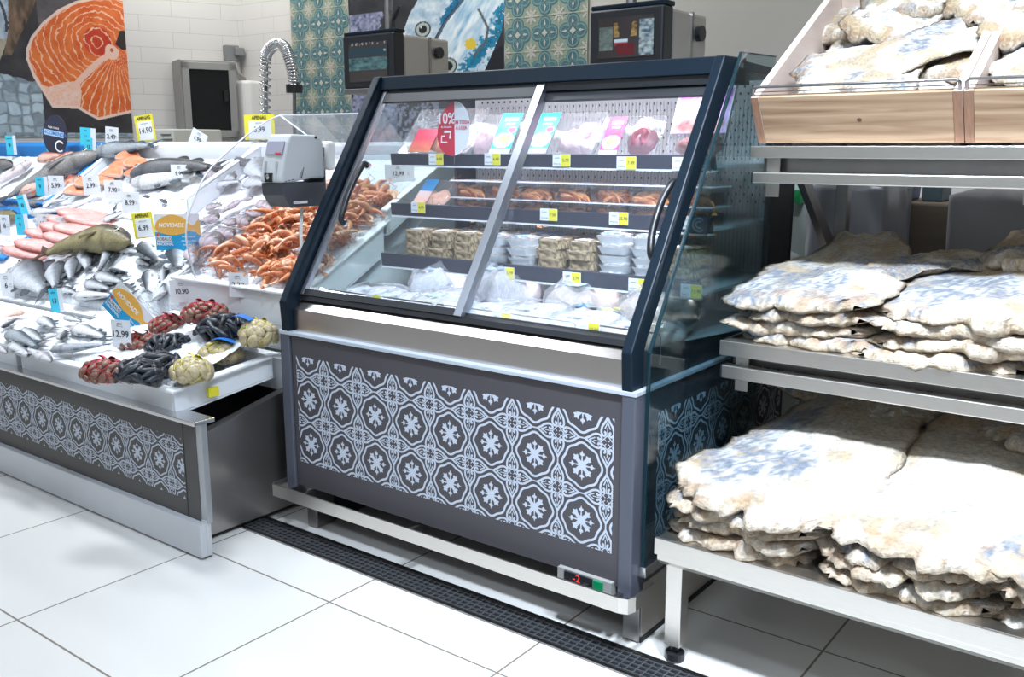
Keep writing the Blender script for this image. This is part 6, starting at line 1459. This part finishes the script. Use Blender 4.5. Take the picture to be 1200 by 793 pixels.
# salted cod sheets ----------------------------------------------------------------
def cod_mesh(seed, L=.85, W=.42, front_thick=.044, tail=.12, tan=.6):
    nu, nv = 46, 60; mb = MB(); rd_ = random.Random(seed); sk = rd_.uniform(-.08, .08); ph = rd_.uniform(0, 6)
    U, V = np.meshgrid(np.linspace(-1, 1, nu), np.linspace(0, 1, nv))
    half = W / 2 * (1 - .62 * V ** 1.5) * (1 - .20 * np.clip(1 - V / .10, 0, 1) ** 2); half = half * (1 - (1 - tail / W * 1.3) * .35 * np.clip((V - .8) / .2, 0, 1))
    rag = (fbm(V * 11 + 20 * (U > 0), U * 0 + 3, seed, 4) - .5)
    X = U * half * (1 + .30 * rag * np.abs(U)) + sk * np.sin(V * 3) * .5
    Y = V * L + (1 - V) ** 6 * (fbm(U * 3.5 + 9, U * 0, seed + 1, 4) - .5) * .09 + .035 * U * U * (1 - V) ** 4
    big = fbm(X * 6 + 5, Y * 5 + 5, seed + 2, 3) - .5; med = fbm(X * 22 + 5, Y * 18 + 5, seed + 3, 3) - .5; fin = fbm(X * 80, Y * 80, seed + 4, 3) - .5
    edge = np.clip(1 - np.abs(U) ** 7, 0, 1) ** .5 * np.clip(V * 30 + .35, 0, 1) ** .5 * np.clip((1 - V) * 14, 0, 1) ** .5
    th_ = (front_thick * (1 - .68 * V) * (1 - .35 * np.abs(U) ** 2)) * (.25 + .75 * edge)
    zc = .026 * big + .006 * med + .014 * np.abs(U) ** 3 * np.sin(V * 9 + ph + U) * (.5 + V) + .008 * np.exp(-(U * 5) ** 2)
    frontness = np.clip(1 - V / .16, 0, 1); lump = (fbm(X * 14, V * 14 + 3, seed + 6, 3) - .5)
    rimw = np.clip(np.maximum(frontness, (np.abs(U) - .86) * 2.6), 0, 1)
    Zt = zc + th_ * .5 + fin * .006 + rimw * lump * .018; Zb = zc - th_ * .5 + fin * .006 - rimw * lump * .010
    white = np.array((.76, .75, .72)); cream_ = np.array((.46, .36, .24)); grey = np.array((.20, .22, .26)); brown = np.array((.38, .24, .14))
    g1 = sstep(.58, .72, fbm(X * 7 + 2, Y * 4.5 + 2, seed + 8, 4) * (1 + .12 * np.abs(U))); w1 = sstep(.28, .56, fbm(X * 16, Y * 12, seed + 9, 4)) * (1 - tan * sstep(.36, .56, V + .25 * (fbm(X * 8, Y * 8, seed + 31, 3) - .5)))  # back half browned: shade under the shelf above is mixed into the cod colour
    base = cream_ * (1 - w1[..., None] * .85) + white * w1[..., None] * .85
    spk = sstep(.42, .62, fbm(X * 120, Y * 70, seed + 11, 2)); gm = np.clip(g1 * (.45 + .65 * spk) + .30 * spk * sstep(.48, .6, fbm(X * 9 + 4, Y * 7 + 4, seed + 30, 3)), 0, 1)[..., None]
    ct = base * (1 - gm) + grey * gm
    bm = (np.clip(rimw * 1.0, 0, 1) * sstep(.46, .62, fbm(X * 26, Y * 40 + V * 5, seed + 12, 3)))[..., None]; ct = ct * (1 - bm * .8) + brown * bm * .8
    lum = sstep(.55, .7, fbm(X * 14, Y * 14, seed + 13, 3))[..., None] * rimw[..., None]; ct = ct * (1 - lum * .6) + np.array((.70, .56, .40)) * lum * .6
    cb_ = grey * .7 * (1 - w1[..., None] * .6) + np.array((.55, .42, .28)) * .8 * w1[..., None]
    for Zs, Cs in ((Zt, ct), (Zb, cb_)):
        for j in range(nv):
            for i in range(nu): mb.v.append((X[j, i], Y[j, i], Zs[j, i])); mb.c.append(tuple(Cs[j, i]))
    n0 = nu * nv
    for j in range(nv - 1):
        for i in range(nu - 1):
            k = j * nu + i; mb.face((k, k + 1, k + nu + 1, k + nu)); mb.face((n0 + k, n0 + k + nu, n0 + k + nu + 1, n0 + k + 1))
    # middle line of the rim so the cut edge bulges
    def rimline(ids, out):
        mid = []
        for k in ids:
            a, c = mb.v[k], mb.v[n0 + k]; u_ = out(k); s_ = .018 * (.6 + 1.0 * float(vnoise(a[0] * 20, a[1] * 20, seed + 20))); mid.append(len(mb.v)); mb.v.append((a[0] + u_[0] * s_, a[1] + u_[1] * s_, (a[2] + c[2]) / 2))
            q = float(fbm(a[0] * 45, a[1] * 45, seed + 21, 2)); mb.c.append(tuple(np.array((.80, .70, .58)) * q + np.array((.50, .36, .22)) * (1 - q)))
        for i in range(len(ids) - 1):
            mb.face((ids[i], mid[i], mid[i + 1], ids[i + 1])); mb.face((mid[i], n0 + ids[i], n0 + ids[i + 1], mid[i + 1]))
    rimline([i for i in range(nu)][::-1], lambda k: (0, -1)); rimline([(nv - 1) * nu + i for i in range(nu)], lambda k: (0, 1))
    rimline([j * nu for j in range(nv)], lambda k: (-1, 0)); rimline([j * nu + nu - 1 for j in range(nv)][::-1], lambda k: (1, 0))
    o = mb.build('salted_cod', cod_m, local=True, smooth=True, vc=True); d = o.data; bpy.data.objects.remove(o); return d
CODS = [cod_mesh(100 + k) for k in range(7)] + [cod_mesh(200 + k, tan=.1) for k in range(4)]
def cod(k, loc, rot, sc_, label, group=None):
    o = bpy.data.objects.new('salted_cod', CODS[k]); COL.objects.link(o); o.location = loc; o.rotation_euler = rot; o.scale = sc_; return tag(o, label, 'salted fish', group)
rd = random.Random(21); lv = ['lowest', 'second from below', 'third from below', 'fourth from below', 'fifth from below', 'topmost']
def stack(cols, yf, z0, dz, tilt0, nlay, tiername, colnames, sy, dback=0.):
    for c, (x, w) in enumerate(cols):
        for k in range(nlay):
            tl_ = tilt0 * (k + .2) / nlay
            top = k == nlay - 1
            loc = KP((x + rd.uniform(-.025, .025), yf + .016 + rd.uniform(0, .016) * (not top) + dback, z0 + .014 + k * dz + rd.uniform(-.002, .002)), KR)
            cod(rd.randrange(7) if not top else (c * 2 + (1 if 'bottom' in tiername else 4)) % 7, loc, Euler((tl_, rd.uniform(-.05, .05), rd.uniform(-.13, .13))), (w / .42 * rd.uniform(.9, 1.06) * (1.12 if top else 1.02), sy * rd.uniform(.92, 1.02), 1.0 + .1 * (k == 0)),
                'dry salted cod on the %s, %s of the %s stack' % (tiername, lv[-1] if top else lv[k], colnames[c]), 'salted cod on the ' + tiername)
cn = ['left', 'second', 'third', 'rightmost']
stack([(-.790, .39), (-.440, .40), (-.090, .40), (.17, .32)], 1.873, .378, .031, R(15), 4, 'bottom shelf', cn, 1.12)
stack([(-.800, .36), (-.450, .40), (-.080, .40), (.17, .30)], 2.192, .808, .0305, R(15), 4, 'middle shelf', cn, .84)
# small skins and curled pieces lying at the back of the stacks
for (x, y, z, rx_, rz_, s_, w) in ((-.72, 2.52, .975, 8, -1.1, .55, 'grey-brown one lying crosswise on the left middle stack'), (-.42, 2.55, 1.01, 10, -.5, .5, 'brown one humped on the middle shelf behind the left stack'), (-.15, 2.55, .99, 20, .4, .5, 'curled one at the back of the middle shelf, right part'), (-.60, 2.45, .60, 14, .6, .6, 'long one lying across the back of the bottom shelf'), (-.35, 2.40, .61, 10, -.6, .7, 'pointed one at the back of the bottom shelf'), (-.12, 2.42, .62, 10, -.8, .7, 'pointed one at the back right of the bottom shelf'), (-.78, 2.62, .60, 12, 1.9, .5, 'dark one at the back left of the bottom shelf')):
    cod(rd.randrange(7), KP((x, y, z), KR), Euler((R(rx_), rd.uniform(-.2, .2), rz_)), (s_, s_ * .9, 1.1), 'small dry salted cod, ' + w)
# cods lying in the crates
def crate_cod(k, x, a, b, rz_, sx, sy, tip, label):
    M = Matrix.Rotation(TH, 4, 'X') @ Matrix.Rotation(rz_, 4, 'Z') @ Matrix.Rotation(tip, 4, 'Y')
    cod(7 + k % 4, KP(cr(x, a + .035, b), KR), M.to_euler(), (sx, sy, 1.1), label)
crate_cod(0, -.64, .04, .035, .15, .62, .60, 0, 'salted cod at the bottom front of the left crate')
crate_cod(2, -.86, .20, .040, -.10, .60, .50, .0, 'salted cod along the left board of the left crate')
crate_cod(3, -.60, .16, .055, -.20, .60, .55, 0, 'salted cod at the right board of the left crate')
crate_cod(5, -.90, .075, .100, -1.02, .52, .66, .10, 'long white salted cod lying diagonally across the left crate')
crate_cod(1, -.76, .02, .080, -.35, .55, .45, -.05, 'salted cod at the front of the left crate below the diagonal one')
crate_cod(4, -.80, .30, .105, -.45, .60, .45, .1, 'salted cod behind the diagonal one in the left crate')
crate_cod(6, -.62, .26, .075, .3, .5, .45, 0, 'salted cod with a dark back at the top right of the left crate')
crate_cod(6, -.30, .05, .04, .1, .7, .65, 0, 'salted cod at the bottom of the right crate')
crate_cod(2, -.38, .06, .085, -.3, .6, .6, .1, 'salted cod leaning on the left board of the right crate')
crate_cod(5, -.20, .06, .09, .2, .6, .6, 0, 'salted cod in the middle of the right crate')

# ------------------------------------------------------------------ things behind the rack
film_m = glassmat('grey_film', (.55, .57, .60), .25, .9, film=.5, fcol=(.55, .57, .62))
def draped(name, u0, u1, vtop, y, dpt, label, cat, m, seed, amp=.03, diag=1.):
    A = atY(u0, 260, y); B_ = atY(u1, 260, y); zt2 = atY((u0 + u1) / 2, vtop, y).z; mb = MB(); w = B_.x - A.x
    def fn(a, c):
        per = a * (2 * w + 2 * dpt)
        if per < w: x, yy, nx_, ny__ = A.x + per, y, 0, -1
        elif per < w + dpt: x, yy, nx_, ny__ = B_.x, y + per - w, 1, 0
        elif per < 2 * w + dpt: x, yy, nx_, ny__ = B_.x - (per - w - dpt), y + dpt, 0, 1
        else: x, yy, nx_, ny__ = A.x, y + dpt - (per - 2 * w - dpt), -1, 0
        z = zt2 * (c if c < .97 else .97); d = amp * (float(fbm(a * 14 + diag * z * 5, z * 2.2, seed)) - .4) * (1 if c > .02 else 0); k = 1 if c < .97 else .02
        cx_, cy_ = (A.x + B_.x) / 2, y + dpt / 2; px_, py_ = x + nx_ * d, yy + ny__ * d
        return (cx_ + (px_ - cx_) * k, cy_ + (py_ - cy_) * k, zt2 if c >= .97 else z)
    mb.grid(90, 50, fn, wrapu=True); o = mb.build(name, m, smooth=True); return tag(o, label, cat)
sheet = mat('silver_film', (.42, .43, .47), .28, .25)
draped('wrapped_trolley', 950, 1036, 200, 3.40, .35, 'trolley wrapped in silvery plastic film behind the rack, left of the brown box', 'trolley', sheet, 3, .05)
draped('plastic_bag', 1112, 1230, 212, 3.30, .30, 'large pale translucent plastic bag behind the right part of the rack', 'bag', mat('milky_film', (.36, .37, .40), .45), 5, .03, .2)
draped('plastic_bag', 898, 932, 296, 3.35, .18, 'small crumpled white plastic bag low behind the glass screen', 'bag', mat('white_bag', (.45, .52, .54), .5), 7, .05)
A = atY(1030, 236, 3.75); B_ = atY(1112, 290, 3.75)
mb = MB(); mb.box(A.x, B_.x + .25, 3.75, 4.15, 0, A.z); o = mb.build('cardboard_box', mat('brown_board', (.22, .18, .14), .7, vary=.15, bscale=4, stretch=(1, 1, 8)), bevel=.01); tag(o, 'tall brown cardboard box behind the rack', 'box')
A1 = atY(1041, 234, 3.85); B1 = atY(1066, 234, 3.85); mb = MB(); z_ = A.z; mb.prism([(A1.x, z_), (B1.x, z_), (B1.x + .01, z_ + .14), (A1.x - .01, z_ + .14)], 3.84, 4.0, axis='y'); o = mb.build('blue_tub', mat('royal_blue', (.01, .06, .35), .4), bevel=.008); tag(o, 'royal blue plastic tub on the brown cardboard box', 'tub')
A1 = atY(1080, 234, 3.85); B1 = atY(1104, 234, 3.85); mb = MB(); mb.box(A1.x, B1.x, 3.84, 4.0, z_, z_ + .16); o = mb.build('grey_tub', mat('slate_teal', (.08, .13, .16), .5), bevel=.008); tag(o, 'slate blue plastic tub beside the royal blue one', 'tub')
A1 = atY(928, 260, 3.55); B1 = atY(947, 260, 3.55); mb = MB(); mb.box(A1.x, B1.x + .02, 3.55, 3.60, 0, 1.45); t = mb.build('white_panel', mat('panel_pale', (.46, .52, .50), .5)); tag(t, 'upright pale panel behind the rack, just right of the cabinet', 'panel')
A1 = atY(928, 240, 3.50); mb = MB(); mb.box(A1.x + .0, A1.x + .03, 3.50, 3.549, 1.09, 1.14); o = mb.build('green_holder', mat('leaf_green', (.02, .32, .10), .5), t)
A1 = atY(915, 470, 3.30); mb = MB(); mb.box(atY(905, 470, 3.3).x, atY(938, 470, 3.3).x, 3.25, 3.28, .0, .62); o = mb.build('pale_crate', mat('pale_crate', (.50, .50, .46), .5)); tag(o, 'pale board standing on the floor behind the lower rack', 'board')

# ================================================================== LIGHT
W = bpy.data.worlds.new('world'); SC.world = W; W.use_nodes = True; W.node_tree.nodes['Background'].inputs[0].default_value = (.55, .58, .65, 1); W.node_tree.nodes['Background'].inputs[1].default_value = .15
def area(name, loc, target, sx, sy, power, col=(1, 1, 1), spread=180):
    l = bpy.data.lights.new(name, 'AREA'); l.shape = 'RECTANGLE'; l.size = sx; l.size_y = sy; l.energy = power; l.color = col; l.spread = R(spread)
    o = bpy.data.objects.new(name, l); COL.objects.link(o); o.location = loc
    d = Vector(target) - Vector(loc); o.rotation_euler = d.to_track_quat('-Z', 'Y').to_euler(); return o
CW = (.77, .88, 1.0)
for x in (-6.5, -3.8, -1.1, 1.6):
    for y in (-1.9, .0):
        area('ceiling_light', (x, y, 3.22), (x, y, 0), 1.2, .3, 14, CW)
for x, pw in ((-5.6, 26), (-3.4, 24), (-1.2, 8)): area('ceiling_light', (x, 3.9, 3.22), (x, 4.2, 0), 1.2, .3, pw, (1, .97, .93))
for x in (-5.6, -4.2, -3.0): area('fish_spot', (x, 1.95, 3.0), (x, 2.3, .8), .5, .25, 19, (.86, .93, 1), 110)
for x in (-.65, -.05): area('cod_spot', (x + .1, .95, 3.0), (x, 2.1, .6), .22, .22, 40, (.74, .86, 1), 100)
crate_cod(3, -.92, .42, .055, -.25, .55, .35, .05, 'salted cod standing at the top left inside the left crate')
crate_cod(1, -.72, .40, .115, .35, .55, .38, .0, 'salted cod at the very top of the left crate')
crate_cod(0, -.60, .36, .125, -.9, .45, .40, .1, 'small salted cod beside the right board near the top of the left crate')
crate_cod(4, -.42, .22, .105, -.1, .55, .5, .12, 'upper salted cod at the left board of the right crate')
area('crate_spot', (-.6, 1.6, 3.1), (-.6, 2.7, 1.5), .4, .2, 6, (.9, .95, 1), 90)
for (yf, z_, pw, tz) in ((2.30, 1.448, 2.2, .8), (2.262, 1.238, 3.2, .9), (2.256, 1.076, 2.2, .8), (2.22, .912, 1.6, .5)):
    p = KP((-1.63, yf, z_), KC); area('cabinet_led', p, (p.x, p.y + .30, p.z - .5), 1.1 * KC, .015, pw, (.95, .93, 1))
vs = SC.view_settings; vs.view_transform = 'Standard'; vs.look = 'None'; vs.exposure = 0; vs.gamma = 1; vs.use_curve_mapping = False
